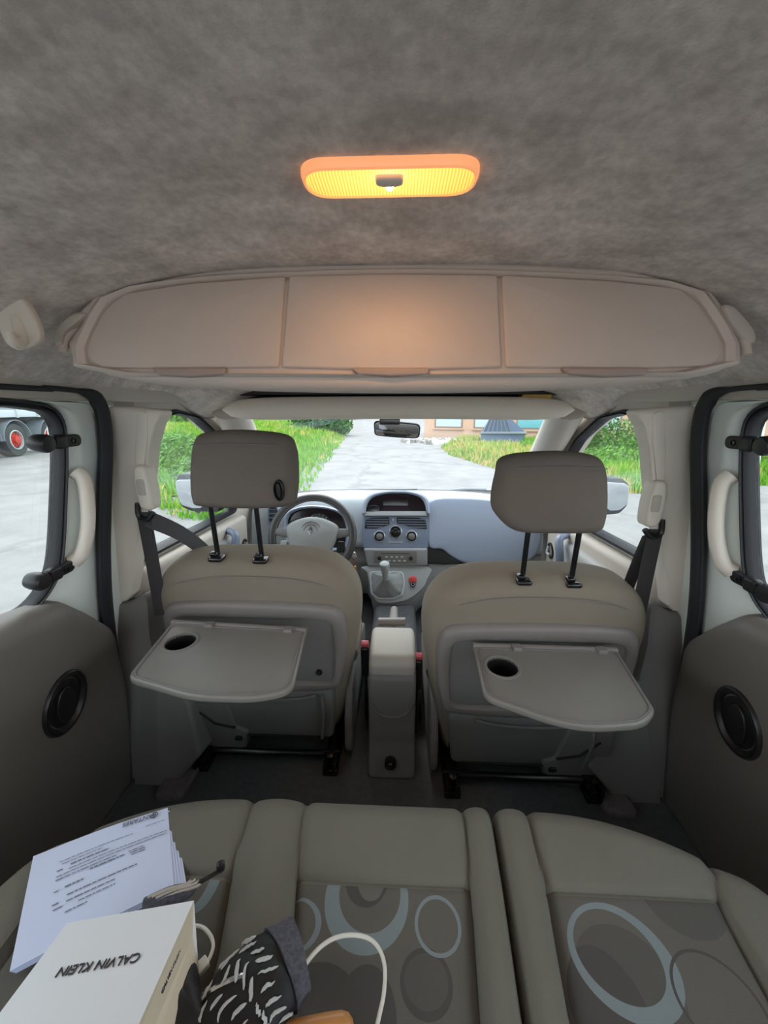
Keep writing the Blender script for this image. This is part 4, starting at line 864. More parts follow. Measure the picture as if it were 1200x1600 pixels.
def bench(side,label):
    r=root('rear_seat_cushion',((-.2 if side=='L' else .37),.3,0),label,'rear seat',group='rear bench cushions')
    seams=seamsL if side=='L' else seamsR
    ny=130; nx=134 if side=='L' else 88; YS=.384
    yy0=-.12
    def h(x,y,c):
        z=.402
        z+=.012*max(0,1-((abs(x)-.0)/.62)**6)
        d=99
        for l in seams:
            dd=abs(x-xat(l,y)); d=min(d,dd)
        z-=.008*math.exp(-(d/.0055)**2)
        # bolsters bulge
        L=[-9]+[xat(l,y) for l in seams]+[9]
        if side=='L': lo_,hi_=(xat(seams[1],y),xat(seams[2],y)); lo2,hi2=(xat(seams[3],y),xat(SPL,y))
        else: lo_,hi_=(xat(SPL,y),xat(seams[0],y)); lo2,hi2=(xat(seams[1],y),.60)
        for a_,b_ in ((lo_,hi_),(lo2,hi2)):
            if a_<x<b_: z+=.013*math.sin(math.pi*(x-a_)/(b_-a_))**.8
        if (side=='L' and x<xat(seams[0],y)): z+=.012*math.sin(math.pi*min(1,(xat(seams[0],y)-x)/.14))
        # cross seam: front padded roll, patterned part lower behind it
        ins=False
        if side=='L':
            ins=(xat(seams[0],y)-1e-6<x<xat(seams[1],y)+1e-6) or (xat(seams[2],y)-1e-6<x<xat(seams[3],y)+1e-6); ys=YS
        else:
            ins=xat(seams[0],y)-1e-6<x<xat(seams[1],y)+1e-6; ys=YS
        if ins:
            t_=(y-ys)
            if t_>1e-6: z+=.010*math.sin(math.pi*min(1,t_/.15))**.7
            else: z-=.007*(1-math.exp(t_/.03))
            z-=.005*math.exp(-(t_/.004)**2)
        return z,ins and y<ys+1e-4
    top=[];mi=[]
    xs0=-.60 if side=='L' else None
    rows=[]; T=ny
    OUT=.565
    nseg=[14,44,18,44,14] if side=='L' else [16,50,22]
    for j in range(ny+1):
        t_=j/ny; T0=.66
        row=[]; yc=-.12+.63*t_
        for q_ in range(1):
            yr=yy0+(YS-yy0)*(t_/T0) if t_<=T0 else YS+(.51-YS)*(t_-T0)/(1-T0)
            spl=xat(SPL,yr)
            bp_=([-OUT]+[xat(l,yr) for l in seams]+[spl-.0016]) if side=='L' else ([spl+.0016]+[xat(l,yr) for l in seams]+[OUT])
            xs_=[bp_[0]]
            for k_ in range(len(bp_)-1): xs_+=[bp_[k_]+(bp_[k_+1]-bp_[k_])*(m_+1)/nseg[k_] for m_ in range(nseg[k_])]
        for i_,x in enumerate(xs_):
            k_=0; m_=i_
            while k_<len(nseg)-1 and m_>nseg[k_]: m_-=nseg[k_]; k_+=1
            y=yr
            for it in range(4):
                ysx=min(YS,edgeY(x)-.05)
                y=yy0+(ysx-yy0)*(t_/T0) if t_<=T0 else ysx+(edgeY(x)-ysx)*(t_-T0)/(1-T0)
                e0=xat(SPL,y); bb=([-OUT]+[xat(l,y) for l in seams]+[e0-.0016]) if side=='L' else ([e0+.0016]+[xat(l,y) for l in seams]+[OUT])
                x=bb[k_]+(bb[k_+1]-bb[k_])*m_/nseg[k_]
            spl=e0
            z,pt=h(x,y,None)
            # rounding at the front edge
            de=edgeY(x)-y; rad_=.045
            if de<rad_: z-=rad_-math.sqrt(max(0,rad_**2-(rad_-de)**2))
            # rounding at the split and the outer sides
            ds_=max(0,abs(x-spl)-.0016); 
            if ds_<.016: z-=.016-math.sqrt(max(0,.016**2-(.016-ds_)**2))
            do=OUT-abs(x) if (side=='L' and x<0) or side=='R' else 9
            if do<.05: z-=.05-math.sqrt(max(0,.05**2-(.05-do)**2))
            row.append(((x,y,z),pt))
        rows.append(row)
    b=MB(); vs=[p for r_ in rows for p,_ in r_]; n=nx+1
    f0=[];f1=[]
    c_=[sum(nseg[:k_]) for k_ in range(len(nseg)+1)]
    pan=[(c_[1],c_[2]),(c_[3],c_[4])] if side=='L' else [(c_[1],c_[2])]
    insf=lambda p,q,i: q[1]<YS+1e-5 and any(a_<=i<e_ for a_,e_ in pan)
    for j in range(ny):
        for i in range(nx):
            q=(j*n+i,j*n+i+1,(j+1)*n+i+1,(j+1)*n+i)
            (f1 if insf(rows[j][i][0],rows[j+1][i+1][0],i) else f0).append(q)
    b.add(vs,f0,0); base=0
    b.f+=f1; b.m+=[1]*len(f1)
    # skirt
    m0=len(b.v)
    border=[i for i in range(n)]+[j*n+nx for j in range(1,ny+1)]+[ny*n+i for i in range(nx-1,-1,-1)]+[j*n for j in range(ny-1,0,-1)]
    for k_ in border: x,y,z=b.v[k_]; b.v.append((x,y,.20))
    L=len(border)
    for k_ in range(L): b.f.append((border[k_],border[(k_+1)%L],m0+(k_+1)%L,m0+k_)); b.m.append(0)
    b.build('cushion',[K['bench'],K['pattern']],r,label='taupe cloth cushion with ring patterned inserts')
    x0,x1=(-.54,.15) if side=='L' else (.18,.54)
    b=MB(); b.pillow(rpoly([(x0,-.1),(x1,-.1),(x1,.36),(x0,.36)],.05),XY,.08,.24,.01); b.build('cushion_base',K['carpet'],r)
    for x in (x0+.06,x1-.06):
        b=MB(); b.box((x,.25,.045),(.04,.24,.09),r=.004); b.build('foot',K['gloss'],r)
    return r
bench('L','wide two-thirds rear bench cushion on the left carrying the papers and bag')
bench('R','narrow one-third rear bench cushion on the right with one large pale ring')

# light sill carpet strips
for s_,nm in ((-1,'left'),(1,'right')):
    b=MB(); b.pillow(rpoly([(s_*.575,.80),(s_*.66,.80),(s_*.66,1.3),(s_*.575,1.3)],.02),XY,-.002,.022,.002,.012); struct(b.build('trim_%d'%(11 if s_<0 else 12),K['sillcarpet']),'lighter grey carpet strip beside the %s pillar foot'%nm,'carpet strip')
# ================================================================ THINGS ON THE REAR BENCH
# printed sheets
Pp=Fr((0,0,.424),(1,0,0),(0,1,0))
base=[(52,1338),(262,1262),(272,1385),(15,1518)]
q=[Vector(v) for v in Pp.pxs(base)]
tilt=lambda u,v:0
labs=['top printed sheet of the stack on the left bench cushion, grey text lines','second printed sheet, its corner just fanned out right of the top one','third sheet in the fanned paper stack, a little further right','fourth sheet in the fanned paper stack, near the bottom','bottom sheet of the paper stack, furthest fanned out']
for k_ in range(5):
    off=Vector((.0035*k_,.0012*k_ if k_ else 0)); 
    pts=[p+off*(1 if i in (1,2) else .3) for i,p in enumerate(q)]
    pts[1]=pts[1]+Vector((.0012*k_,-.004*k_))
    b=MB(); R=[];n_=8; vs=[];fs=[]
    for j in range(n_+1):
        for i in range(n_+1):
            s_,t_=i/n_,j/n_; p=(pts[0]*(1-s_)+pts[1]*s_)*(1-t_)+(pts[3]*(1-s_)+pts[2]*s_)*t_
            z=-.0014*k_+.004*math.sin(math.pi*s_)*(1-.5*t_)
            vs.append(Pp.p(p.x,p.y,z))
    m0=len(vs); vs+=[Vector(v)-Vector((0,0,.0008)) for v in vs]
    for j in range(n_):
        for i in range(n_):
            a=j*(n_+1)+i; f=(a,a+1,a+n_+2,a+n_+1); fs.append(f); fs.append(tuple(x+m0 for x in f[::-1]))
    bd=[i for i in range(n_+1)]+[j*(n_+1)+n_ for j in range(1,n_+1)]+[n_*(n_+1)+i for i in range(n_-1,-1,-1)]+[j*(n_+1) for j in range(n_-1,0,-1)]
    for i in range(len(bd)): a,c=bd[i],bd[(i+1)%len(bd)]; fs.append((a,c,c+m0,a+m0))
    b.add(vs,fs)
    o=b.build('printed_sheet',K['paper']); tag(o,labs[k_],'paper',group='printed sheets in the stack')
    if k_==0:
        sheet=o
        def Q(s_,t_,dz=.0012):
            p=(pts[0]*(1-s_)+pts[1]*s_)*(1-t_)+(pts[3]*(1-s_)+pts[2]*s_)*t_
            return Pp.p(p.x,p.y,.004*math.sin(math.pi*s_)*(1-.5*t_)+dz)
        b=MB(); rnd=random.Random(3)
        def line(s0,s1,t_,h=.010,ink=True):
            s_=s0
            while s_<s1:
                w_=min(rnd.uniform(.015,.06),s1-s_)
                b.add([Q(s_,t_),Q(s_+w_,t_),Q(s_+w_,t_+h),Q(s_,t_+h)],[(0,1,2,3)]); s_+=w_+.007
        for (s0,s1,t_,h) in [(.20,.72,.20,.007),(.82,.97,.165,.006),(.22,.50,.235,.007),(.28,.55,.27,.013),(.19,.23,.29,.012),(.27,.98,.315,.008),(.19,.98,.35,.008),(.19,.60,.385,.010),(.42,.66,.415,.014),(.69,.80,.40,.010),(.70,.81,.425,.010),(.71,.81,.45,.010),(.19,.23,.50,.010),(.26,.38,.49,.015),(.28,.75,.58,.012),(.19,.24,.62,.012),(.28,.60,.64,.011),(.20,.26,.67,.011),(.36,.60,.69,.010),(.28,.42,.74,.011)]:
            line(s0,s1,t_,h)
        b.build('text_lines',K['ink'],o)
        a=(Q(.9,.05)-Q(.6,.05)); fr=Fr(Q(.76,.055),a,Vector((0,0,1)).cross(a)); text('ANTARES',.0095,fr,0,0,.001,K['ink'],o,rot=math.pi)
        b=MB(); c=Q(.89,.06); b.tube([c+Vector((.0045*math.cos(x),.0045*math.sin(x),.001)) for x in [2*math.pi*i/20 for i in range(20)]],.0006,5,closed=True); b.tube([c+Vector((.002*math.cos(x),.002*math.sin(x),.001)) for x in [2*math.pi*i/12 for i in range(12)]],.0006,5,closed=True); b.build('round_logo',K['inkd'],o)
# white card bag lying on the papers
A=at(303,1407,Z=.515); B_=at(105,1442,Z=.505)
r_=FW+RT*((735-600)/FPX)+UP*((800-824)/FPX); ld_=-(r_.normalized())
wa=(B_-A); Wd=wa.length; wa.normalize(); ld_=(ld_-wa*ld_.dot(wa)).normalized(); 
nn=wa.cross(ld_); nn=nn if nn.z<0 else -nn
L=.34; dep=.075
bgf=Fr(A,wa,ld_); bgf.N=-nn
bg_=root('paper_bag',tuple(A),'white paper carrier bag with dark lettering lying on the papers','paper bag')
b=MB(); C8=[A,A+wa*Wd,A+wa*Wd+ld_*L,A+ld_*L]; D8=[p+nn*dep for p in C8]
b.add(C8+D8,[(0,1,2,3)]); b.add(C8+D8,[(4,5,6,7),(0,1,5,4),(1,2,6,5),(2,3,7,6)])
bf=b.build('bag_panels',K['bag'],bg_,smooth_=False)
b=MB(); cr=A+ld_*L*.5+nn*dep*.5+wa*.008; cr0=A+nn*dep*.5+wa*.004
b.add([A,A+ld_*L,A+ld_*L+nn*dep*.5+wa*.01,A+nn*dep*.5+wa*.004,A+nn*dep,A+nn*dep+ld_*L],[(0,1,2,3),(3,2,5,4)])
b.build('gusset',K['bag_shade'],bg_,smooth_=False,label='side gusset painted in beige shadow')
text('CALVIN KLEIN',.0125,Fr(A,wa,ld_,-nn),Wd*.50,.054,.0008,K['inkd'],bg_,sx=.95)
gf=Fr(A+nn*dep*.28,-ld_,-nn,-wa); text('CALVIN KLEIN',.006,gf,-.05,0,-.003,K['inkd'],bg_,name='small_lettering')
# black nylon bag beneath
b=MB(); Nb=Fr((0,0,.425),(1,0,0),(0,1,0)); rnd=random.Random(5)
o_=smooth(Nb.pxs([(285,1480),(302,1500),(318,1530),(322,1570),(330,1600),(320,1680),(150,1700),(150,1600),(200,1540)]),4)
b.pillow(o_,Nb,.0,.05,.01,.03,crown=.012,k=6)
b.v=[(x+.004*math.sin(40*y),y,z+.004*math.sin(70*x+30*y)) for x,y,z in b.v]
tag(b.build('nylon_bag',K['bcloth']),'black crumpled nylon bag lying under the white paper bag','bag')
# striped pouch with cord
pq=[at(225,1420,Z=.445),at(262,1402,Z=.447),at(292,1392,Z=.446),at(303,1384,Z=.444)]
po=root('folding_umbrella',tuple(pq[1]),'small striped grey umbrella with black wrist cord between the papers and the bag','umbrella')
b=MB(); L_=smooth([tuple(p) for p in pq],6,False); b.tube(L_,[.012-.006*(i/(len(L_)-1))**2 for i in range(len(L_))],16,flat=.7,upv=(0,0,1))
o=b.build('umbrella_cover',K['gcuff'],po)
b=MB()
for ph in (-.5,.1,.7,1.3):
    b.tube([Vector(p)+Vector((math.sin(ph)*.010,math.cos(ph)*.004,.008-.004*i/len(L_)-abs(ph-.3)*.002+.001)) for i,p in enumerate(L_[2:-1])],.0016,6)
b.build('cover_stripes',K['trim'],po)
b=MB(); b.tube(smooth([tuple(at(303,1384,Z=.446)),tuple(at(320,1374,Z=.45)),tuple(at(345,1360,Z=.444))],5,False),.0026,8); e_=at(345,1358,Z=.444); b.lathe([(.003,-.003),(.0055,0),(.0055,.008),(.001,.010)],e_,(0,.2,1),12); b.build('wrist_cord',K['black'],po,label='black cord with toggle')
# charging cables
def onb(pts,z0): return [tuple(at(x,y,Z=z)) for (x,y),z in zip(pts,z0)]
cb=root('charging_cable',tuple(at(310,1470,Z=.43)),'short white cable end with square plug beside the paper bag','cable',group='white cables')
b=MB(); b.tube(smooth(onb([(292,1455),(303,1447),(318,1450),(330,1464),(333,1480),(326,1500),(318,1510)],[.44,.436,.434,.434,.434,.434,.436]),6,False),.0021,8); b.build('cord',K['white'],cb)
pc=at(313,1512,Z=.44); dr=(at(322,1503,Z=.44)-pc).normalized(); b=MB(); F3=Fr(pc,dr,Vector((0,0,1)).cross(dr)); b.pillow(rrect(.017,.012,.002),F3,-.0035,.0035,.0015); b.build('plug',K['white'],cb)
cb=root('charging_cable',tuple(at(560,1480,Z=.43)),'long white cable looping over the middle of the rear bench','cable',group='white cables')
b=MB(); b.tube(smooth(onb([(446,1585),(455,1550),(472,1515),(495,1485),(520,1467),(548,1461),(575,1466),(592,1482),(601,1510),(600,1550),(593,1585),(585,1620)],[.45,.452,.45,.446,.442,.44,.436,.434,.432,.428,.425,.425]),6,False),.0023,10); b.build('cord',K['white'],cb)
# dark cloth garment with grey cuff and white zebra stripes
gm=root('rolled_garment',tuple(at(400,1540,Z=.44)),'black cloth bundle with white zebra stripes and heather grey cuff','garment')
Sp=[at(470,1490,Z=.450),at(440,1510,Z=.452),at(415,1535,Z=.455),at(385,1575,Z=.452),at(355,1640,Z=.450)]
Lg=smooth([tuple(p) for p in Sp],6,False); m_=len(Lg)
def rad_g(i): 
    t_=i/(m_-1); return .031+.014*min(1,t_*1.6)
def gtube(i0,i1,ex):
    b=MB(); R=[]
    for i in range(i0,i1):
        p=Vector(Lg[i]); t_=(Vector(Lg[min(i+1,m_-1)])-Vector(Lg[max(i-1,0)])).normalized(); s_=t_.cross(Vector((0,0,1))).normalized(); u_=s_.cross(t_)
        R.append([p+s_*math.cos(a)*(rad_g(i)+ex)*(1+.05*math.sin(3*a+i*.7))+u_*math.sin(a)*(rad_g(i)*.62+ex)*(1+.06*math.sin(5*a+i)) for a in [2*math.pi*k/36 for k in range(36)]])
    b.loft(R); return b,R
b,_=gtube(4,m_,0); b.build('cloth_body',K['bcloth'],gm)
b,_=gtube(0,8,.003); b.build('cuff',K['gcuff'],gm,label='heather grey knitted cuff')
b=MB(); rnd=random.Random(9)
def surf(i,a,ex=.0015):
    i0=int(max(0,min(m_-2,i))); p=Vector(Lg[i0]).lerp(Vector(Lg[i0+1]),i-i0); t_=(Vector(Lg[i0+1])-Vector(Lg[i0])).normalized(); s_=t_.cross(Vector((0,0,1))).normalized(); u_=s_.cross(t_)
    R_=rad_g(i); return p+s_*math.cos(a)*(R_*(1+.05*math.sin(3*a+i0*.7))+ex)+u_*math.sin(a)*(R_*.62*(1+.06*math.sin(5*a+i0))+ex)
for r_i in range(10):
    a0=.25+2.6*r_i/9; i0=9.8+rnd.uniform(0,2)
    while i0<23:
        L2=rnd.uniform(2.2,4.2); pts=[]
        for j in range(9):
            t_=j/8; i_=i0+L2*t_
            pts.append(surf(min(i_,m_-1.01),a0+.13*math.sin(i_*.8)+.05*t_))
        w_=rnd.uniform(.0011,.0021)
        b.tube(pts,[.0003+w_*math.sin(math.pi*t_/8)**.6 for t_ in range(9)],6,flat=.5,upv=(0,0,1)); i0+=L2+rnd.uniform(.7,2.2)
b.build('zebra_stripes',K['wstripe'],gm,label='white zebra stripes')
b=MB(); b.tube(smooth([tuple(at(388,1522,Z=.478)),tuple(at(365,1531,Z=.476)),tuple(at(340,1543,Z=.470)),tuple(at(318,1558,Z=.460))],4,False),.003,8); b.build('metal_pull',K['chrome'],gm)
# wooden handle
b=MB(); a=at(553,1603,Z=.445); c=at(450,1625,Z=.445); ax=(a-c).normalized(); Lh=(a-c).length
b.lathe([(.0128,-.03),(.0128,0),(.0125,Lh*.6),(.0118,Lh-.012),(.0095,Lh-.005),(.005,Lh-.001),(.0005,Lh)],c,ax,24); tag(b.build('wooden_handle',K['wood']),'rounded end of a varnished wooden handle at the near edge of the bench','handle')

# ================================================================ OUTSIDE
GZ=-.40
def gnd(x,y,z=GZ): p=at(x,y,Z=z); return (p.x,p.y)
b=MB(); vs=[];fs=[]
b.pillow([(-80,-20),(80,-20),(80,160),(-80,160)],XY,GZ-.2,GZ,.001); o=b.build('road',K['asphalt']); struct(o,'pale cracked asphalt yard and road','road')
# cracks and slab wear in the asphalt
t=K['asphalt'].node_tree; bs=t.nodes['Principled BSDF']; lk=bs.inputs['Base Color'].links[0].from_socket
vo=t.nodes.new('ShaderNodeTexVoronoi'); vo.feature='DISTANCE_TO_EDGE'; vo.inputs['Scale'].default_value=.55
tcx=t.nodes.new('ShaderNodeTexCoord'); nn_=t.nodes.new('ShaderNodeTexNoise'); nn_.inputs['Scale'].default_value=1.6; nn_.inputs['Detail'].default_value=5
mv=t.nodes.new('ShaderNodeMix'); mv.data_type='VECTOR'; mv.inputs[0].default_value=.55
t.links.new(tcx.outputs['Object'],nn_.inputs['Vector']); t.links.new(tcx.outputs['Object'],mv.inputs[4]); t.links.new(nn_.outputs['Color'],mv.inputs[5]); t.links.new(mv.outputs[1],vo.inputs['Vector'])
ra=t.nodes.new('ShaderNodeMapRange'); ra.inputs[1].default_value=.0; ra.inputs[2].default_value=.03; ra.inputs[3].default_value=.78; ra.inputs[4].default_value=1
t.links.new(vo.outputs['Distance'],ra.inputs[0]); mu=t.nodes.new('ShaderNodeMix'); mu.data_type='RGBA'; mu.blend_type='MULTIPLY'; mu.inputs[0].default_value=1
t.links.new(lk,mu.inputs[6]); t.links.new(ra.outputs[0],mu.inputs[7]); t.links.new(mu.outputs[2],bs.inputs['Base Color'])
# verges
def inpoly(x,y,P):
    c=False
    for i in range(len(P)):
        x0,y0=P[i]; x1,y1=P[i-1]
        if (y0>y)!=(y1>y) and x<(x1-x0)*(y-y0)/(y1-y0)+x0: c=not c
    return c
def verge(P,seed,n,h0,h1,name,label,mats,dryfn,hill=None):
    P=[tuple(p) for p in P]; hill=hill or (lambda x,y:.03)
    b=MB(); xs=[p[0] for p in P]; ys=[p[1] for p in P]; rnd=random.Random(seed)
    # soil: grid clipped to polygon
    N=46; g={}
    vs=[];fs=[]
    def dist(x,y):
        d=1e9
        for i in range(len(P)):
            a=Vector(P[i-1]); c=Vector(P[i]); e=c-a; t_=max(0,min(1,(Vector((x,y))-a).dot(e)/e.length_squared)); d=min(d,(Vector((x,y))-a-e*t_).length)
        return d
    H=lambda x,y: hill(x,y)*min(1,dist(x,y)/1.0)
    for i in range(N+1):
        for j in range(N+1):
            x=min(xs)+(max(xs)-min(xs))*i/N; y=min(ys)+(max(ys)-min(ys))*(j/N)**1.5
            g[i,j]=(x,y,inpoly(x,y,P))
    idx={}
    for i in range(N):
        for j in range(N):
            q=[(i,j),(i+1,j),(i+1,j+1),(i,j+1)]
            if all(g[k][2] for k in q):
                f=[]
                for k in q:
                    if k not in idx: idx[k]=len(vs); vs.append((g[k][0],g[k][1],GZ+.01+H(g[k][0],g[k][1])))
                    f.append(idx[k])
                fs.append(tuple(f))
    b.add(vs,fs,0); cnt=0
    while cnt<n:
        y=min(ys)+(max(ys)-min(ys))*rnd.random()**1.9; x=rnd.uniform(min(xs),max(xs))
        if not inpoly(x,y,P): continue
        d=math.hypot(x,y); sc=min(3.2,max(1,d/9)); hh=rnd.uniform(h0,h1)*(1 if d<25 else 1.2); z=GZ+H(x,y)
        hh*=min(1,.35+dist(x,y)); dr=dryfn(x,y,rnd)
        for k in range(3):
            a=rnd.uniform(0,6.28); w_=.012*sc*rnd.uniform(.8,1.6); lx=rnd.uniform(-.4,.4)*hh; ly=rnd.uniform(-.4,.4)*hh; ox=rnd.uniform(-.05,.05)*sc; oy=rnd.uniform(-.05,.05)*sc
            c_,s_=math.cos(a)*w_,math.sin(a)*w_
            X,Y_=x+ox,y+oy
            b.add([(X-c_,Y_-s_,z),(X+c_,Y_+s_,z),(X+c_*.7+lx*.4,Y_+s_*.7+ly*.4,z+hh*.6),(X+lx,Y_+ly,z+hh)],[(0,1,2,3)],2 if dr else 1)
        cnt+=1
    o=b.build(name,mats,smooth_=False); tag(o,label,'grass',kind='stuff'); return o
gl=[gnd(*p) for p in ((478,775),(505,735),(532,705),(546,685))]
P1=[(-1.55,6.0),(-1.63,6.74),(-2.0,10.5),(-2.35,15.2),(-3.2,24),(-5.5,46),(-40,60),(-46,46),(-13,16.8),(-8.2,12.2),(-6.2,8.8),(-4.4,6.2),(-3.0,5.0),(-2.4,4.9)]
hillL=lambda x,y: .03+.10*min(3,max(0,-x-2.2))*min(1,max(0,(y-6)/10))
verge(P1,1,26000,.10,.34,'grass_verge','bright green grass verge left of the road','' or [K['soil'],K['grass'],K['dry']],lambda x,y,r:r.random()<(.05 if y<16 else .25),hillL)
P2=[gnd(800,742),gnd(705,712),gnd(690,700),(2.6,19.4),(8,17.3),(14.2,14.8),(15,10),gnd(1100,765),gnd(1015,771),gnd(905,768),gnd(850,760)]
verge(P2,2,16000,.12,.42,'weed_patch','green weeds and dry tall grass between road and building on the right',[K['soil'],K['grass'],K['dry']],lambda x,y,r:r.random()<(.12 if x>4.3 else .6))
# rubble strip
b=MB(); rnd=random.Random(4)
for k in range(420):
    t_=rnd.random(); x=1.0+t_*3.0+rnd.gauss(0,.4); y=18.9-1.9*t_*rnd.random()-rnd.random()*1.2; s_=rnd.uniform(.05,.2)
    V8=[(x+sx*s_*rnd.uniform(.5,1),y+sy*s_*rnd.uniform(.5,1),GZ+(.0 if sz<0 else s_*rnd.uniform(.3,1.2))) for sz in (-1,1) for sx,sy in ((-1,-1),(1,-1),(1,1),(-1,1))]
    b.add(V8,[(0,1,2,3),(4,5,6,7),(0,1,5,4),(1,2,6,5),(2,3,7,6),(3,0,4,7)],rnd.randint(0,1))
tag(b.build('rubble',[K['gravel'],K['bag']],smooth_=False),'pale broken rubble scattered at the foot of the peach building','rubble',kind='stuff')
def leaves(b,c,r,n,sz,rnd,mi=0,flat=1):
    for _ in range(n):
        d=Vector((rnd.gauss(0,1),rnd.gauss(0,1),rnd.gauss(0,1))).normalized()*(rnd.random()**.4)
        p=Vector(c)+Vector((d.x*r[0],d.y*r[1],d.z*r[2])); 
        if p.z<GZ+.02: p.z=GZ+.02+abs(rnd.gauss(0,.05))
        a=Vector((rnd.gauss(0,1),rnd.gauss(0,1),rnd.gauss(0,1))).normalized(); e=a.orthogonal().normalized(); f=a.cross(e); s_=sz*rnd.uniform(.6,1.3)
        b.add([p-e*s_,p+f*s_*.45,p+e*s_,p-f*s_*.45],[(0,1,2,3)],mi)
def bush(name,label,cat,blobs,n,sz,m,seed,trunk=None,group=None):
    rnd=random.Random(seed); c=blobs[0][0]; r=root(name,(c[0],c[1],GZ),label,cat,group)
    b=MB()
    for c_,rr in blobs: leaves(b,c_,rr,n,sz,rnd)
    b.build('foliage',m,r,smooth_=False)
    b=MB()
    for c_,rr in blobs:
        for k in range(3):
            a=k*2.1; b.tube([(c_[0],c_[1],GZ),(c_[0]+.3*rr[0]*math.cos(a),c_[1]+.3*rr[1]*math.sin(a),c_[2]),(c_[0]+.6*rr[0]*math.cos(a),c_[1]+.6*rr[1]*math.sin(a),c_[2]+.6*rr[2])],[.03+.02*rr[2],.02,.008],6)
    b.build('stem',K['bark'],r)
bush('bush','round green bush at the far end of the left verge beside the road','bush',[((-3.9,22.5,.3),(1.3,1.6,.85)),((-5.3,24,.4),(1.4,1.8,1.0))],2600,.10,K['leafd'],11)
bush('tree','distant dark green trees at the end of the road','tree',[((-9,62,1.2),(3,3,2.0)),((-5.0,70,1.0),(3.5,3,1.8)),((-1,72,1.0),(3,3,1.8))],1200,.35,K['leafd'],12)
bush('shrub','leafy green shrub on the left verge seen through the front door window','shrub',[((-4.6,8.6,-.05),(.9,.8,.45)),((-5.9,9.8,-.0),(.8,.8,.5)),((-3.6,7.2,-.1),(.7,.6,.35)),((-6.2,10.8,.0),(.8,.8,.45))],1500,.055,K['leaf'],13)
bush('shrub','big shrub along the verge beyond the left door window top','shrub',[((-22,34,.7),(4,3,1.6)),((-29,37,.7),(4,3,1.6)),((-15,30,.6),(3,3,1.2))],1300,.22,K['leaf'],14)
bush('shrub','light green shrub on the right in front of the peach building wall','shrub',[((6.4,12.0,.15),(.9,.8,.7)),((7.6,11.6,.25),(.9,.8,.85)),((5.6,12.2,-.05),(.7,.7,.5))],1500,.065,K['leaf'],15)
bush('shrub','tall leafy bush outside the right sliding door window','shrub',[((9.6,8.4,.2),(1.5,1.2,1.0)),((11.6,9.2,.4),(1.4,1.2,1.2))],2000,.08,K['leaf'],16)
bush('shrub','low green shrub beneath the right front door window line','shrub',[((5.2,9.6,-.15),(.9,.8,.35)),((6.6,9.3,-.12),(1,.8,.38)),((8.0,9.6,-.12),(1,.8,.38)),((4.3,10.4,-.18),(.7,.7,.3))],1500,.05,K['leaf'],17)
# building
b0=Vector((1.35,20.6,GZ)); b1=Vector((14.5,15.2,GZ)); dx=(b1-b0); LB=dx.length; Fb=Fr(b0,dx,(0,0,1)); Fb.N=Vector((Fb.U.y,-Fb.U.x,0))
bd=root('building',tuple(b0),'peach coloured building with large windows painted pale as sky reflection across the road on the right','building')
b=MB(); b.pillow([(0,0),(LB,0),(LB,3.6),(0,3.6)],Fb,-5,0,.01); b.build('wall',K['facade'],bd)
b=MB(); b.pillow([(-.02,0),(LB,0),(LB,.30),(-.02,.30)],Fb,-.1,.05,.01); b.build('plinth',K['fband'],bd)
u=.55; i=0
while u+1.5<LB:
    w_=1.45 if i!=2 else 2.3
    b=MB(); b.pillow([(u,.55),(u+w_,.55),(u+w_,2.9),(u,2.9)],Fb,-.05,.03,.01); wn=b.build('window',K['fframe'],bd)
    b=MB(); b.pillow([(u+.08,.63),(u+w_-.08,.63),(u+w_-.08,2.82),(u+.08,2.82)],Fb,.0,.04,.005); b.build('pane',K['fwin'],wn)
    b=MB(); b.pillow([(u-.06,.47),(u+w_+.06,.47),(u+w_+.06,.55),(u-.06,.55)],Fb,-.02,.12,.01); b.build('sill',K['fband'],wn)
    if i in (2,4):
        b=MB(); b.pillow([(u+.08,.63),(u+w_-.08,.63),(u+w_-.08,1.0),(u+.08,1.0)],Fb,.03,.05,.005); b.build('lower_panel',K['teal'],wn)
    u+=w_+.55; i+=1
# slatted blue-grey timber cover (leaning crate)
kx=at(783,702,Z=GZ); Lk=Fr(kx,(1,-.25,0),(0,0,1)); Lk.N=Vector((Lk.U.y,-Lk.U.x,0)); wk=1.5
cr=root('slatted_crate',tuple(kx),'blue grey slatted crate with a pointed top standing in the weeds','crate')
o_=[(-.72,0),(.55,0),(.85,.62),(.10,1.28),(-.42,1.30),(-.80,.60)]
b=MB(); b.pillow(o_,Lk,-.9,0,.01); b.build('crate_body',K['skip'],cr)
for k_ in range(7):
    t_=k_/6
    b=MB(); b.tube([Lk.p(-.72+.15*t_+.9*t_,.62+.0*t_,.03),Lk.p(-.45+.55*t_*.9,1.26-.02*t_,.03)],.035,5,flat=.5); b.build('slat',K['truckgrey'],cr)
b=MB(); b.tube([Lk.p(-.8,.60,.04),Lk.p(.85,.62,.04)],.05,6); b.build('rail',K['truckgrey'],cr)
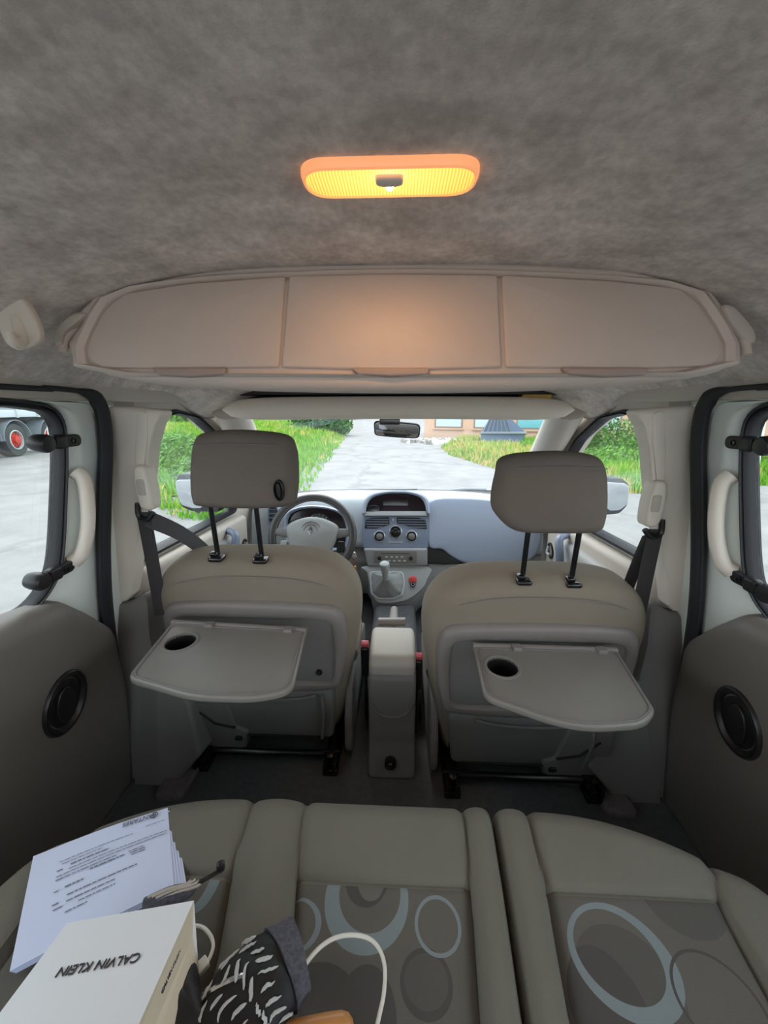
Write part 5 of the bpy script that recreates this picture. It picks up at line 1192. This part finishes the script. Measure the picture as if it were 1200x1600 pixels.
# truck trailer
tk=root('truck_trailer',(-12.6,12,GZ),'grey truck trailer with red hubbed wheels parked across the yard','truck')
T0=Vector((-12.02,11.17,GZ)); T1=Vector((-12.58,13.56,GZ)); td=(T1-T0).normalized(); TF=Fr(T0,td,(0,0,1)); TF.N=Vector((td.y,-td.x,0))
tu=lambda px: TF.px(px,690)[0]
u1=tu(27); u2=tu(80); R_=.52
b=MB(); b.pillow(rpoly([(u1-8,1.22),(u2+1.2,1.22),(u2+1.2,1.45),(u1-8,1.45)],.03),TF,-2.3,.10,.02); b.build('side_rail',K['trucklight'],tk)
b=MB(); b.pillow([(u1-8,1.45),(u2+1.2,1.45),(u2+1.2,3.4),(u1-8,3.4)],TF,-2.25,.03,.02); b.build('tarpaulin_side',K['truckgrey'],tk)
b=MB(); b.pillow([(u1-8,.75),(u2+.9,.75),(u2+.9,1.2),(u1-8,1.2)],TF,-1.6,-.45,.02); b.build('chassis',K['black'],tk)
for k_ in range(5): 
    b=MB(); b.pillow(rrect(.08,.26,.01,u1-.9+k_*1.0,1.335),TF,.08,.14,.01); b.build('stake_pocket',K['light'],tk)
for uu in (u1-1.35*1,u1,u2):
    c_=TF.p(uu,R_,-.16)
    b=MB(); b.lathe([(.30,-.2),(R_-.02,-.2),(R_,-.16),(R_,.12),(R_-.03,.17),(.33,.18),(.30,.1)],c_,TF.N,40); wh=b.build('wheel',K['tyre'],tk)
    b=MB(); b.lathe([(.31,.05),(.31,.17),(.28,.18),(.27,.08),(.2,.06)],c_,TF.N,32,caps=False); b.build('wheel_rim',K['light'],wh)
    b=MB(); b.lathe([(.24,.06),(.22,.12),(.13,.13),(.12,.2),(.001,.21)],c_,TF.N,24)
    for q in range(10): a=q*.628; b.lathe([(.022,.1),(.022,.16)],c_+TF.U*.185*math.cos(a)+TF.V*.185*math.sin(a),TF.N,8)
    b.build('hub',K['hubred'],wh,label='red wheel hub')
    b=MB(); R=[]
    for q in range(15):
        a=math.radians(0+180*q/14); rr=R_+.09
        R.append([TF.p(uu+(rr+d_)*math.cos(a),R_+(rr+d_)*math.sin(a),h_) for d_,h_ in ((0,-.4),(.02,-.4),(.02,.08),(0,.08))])
    b.loft(R); b.build('mudguard',K['truckgrey'],tk)
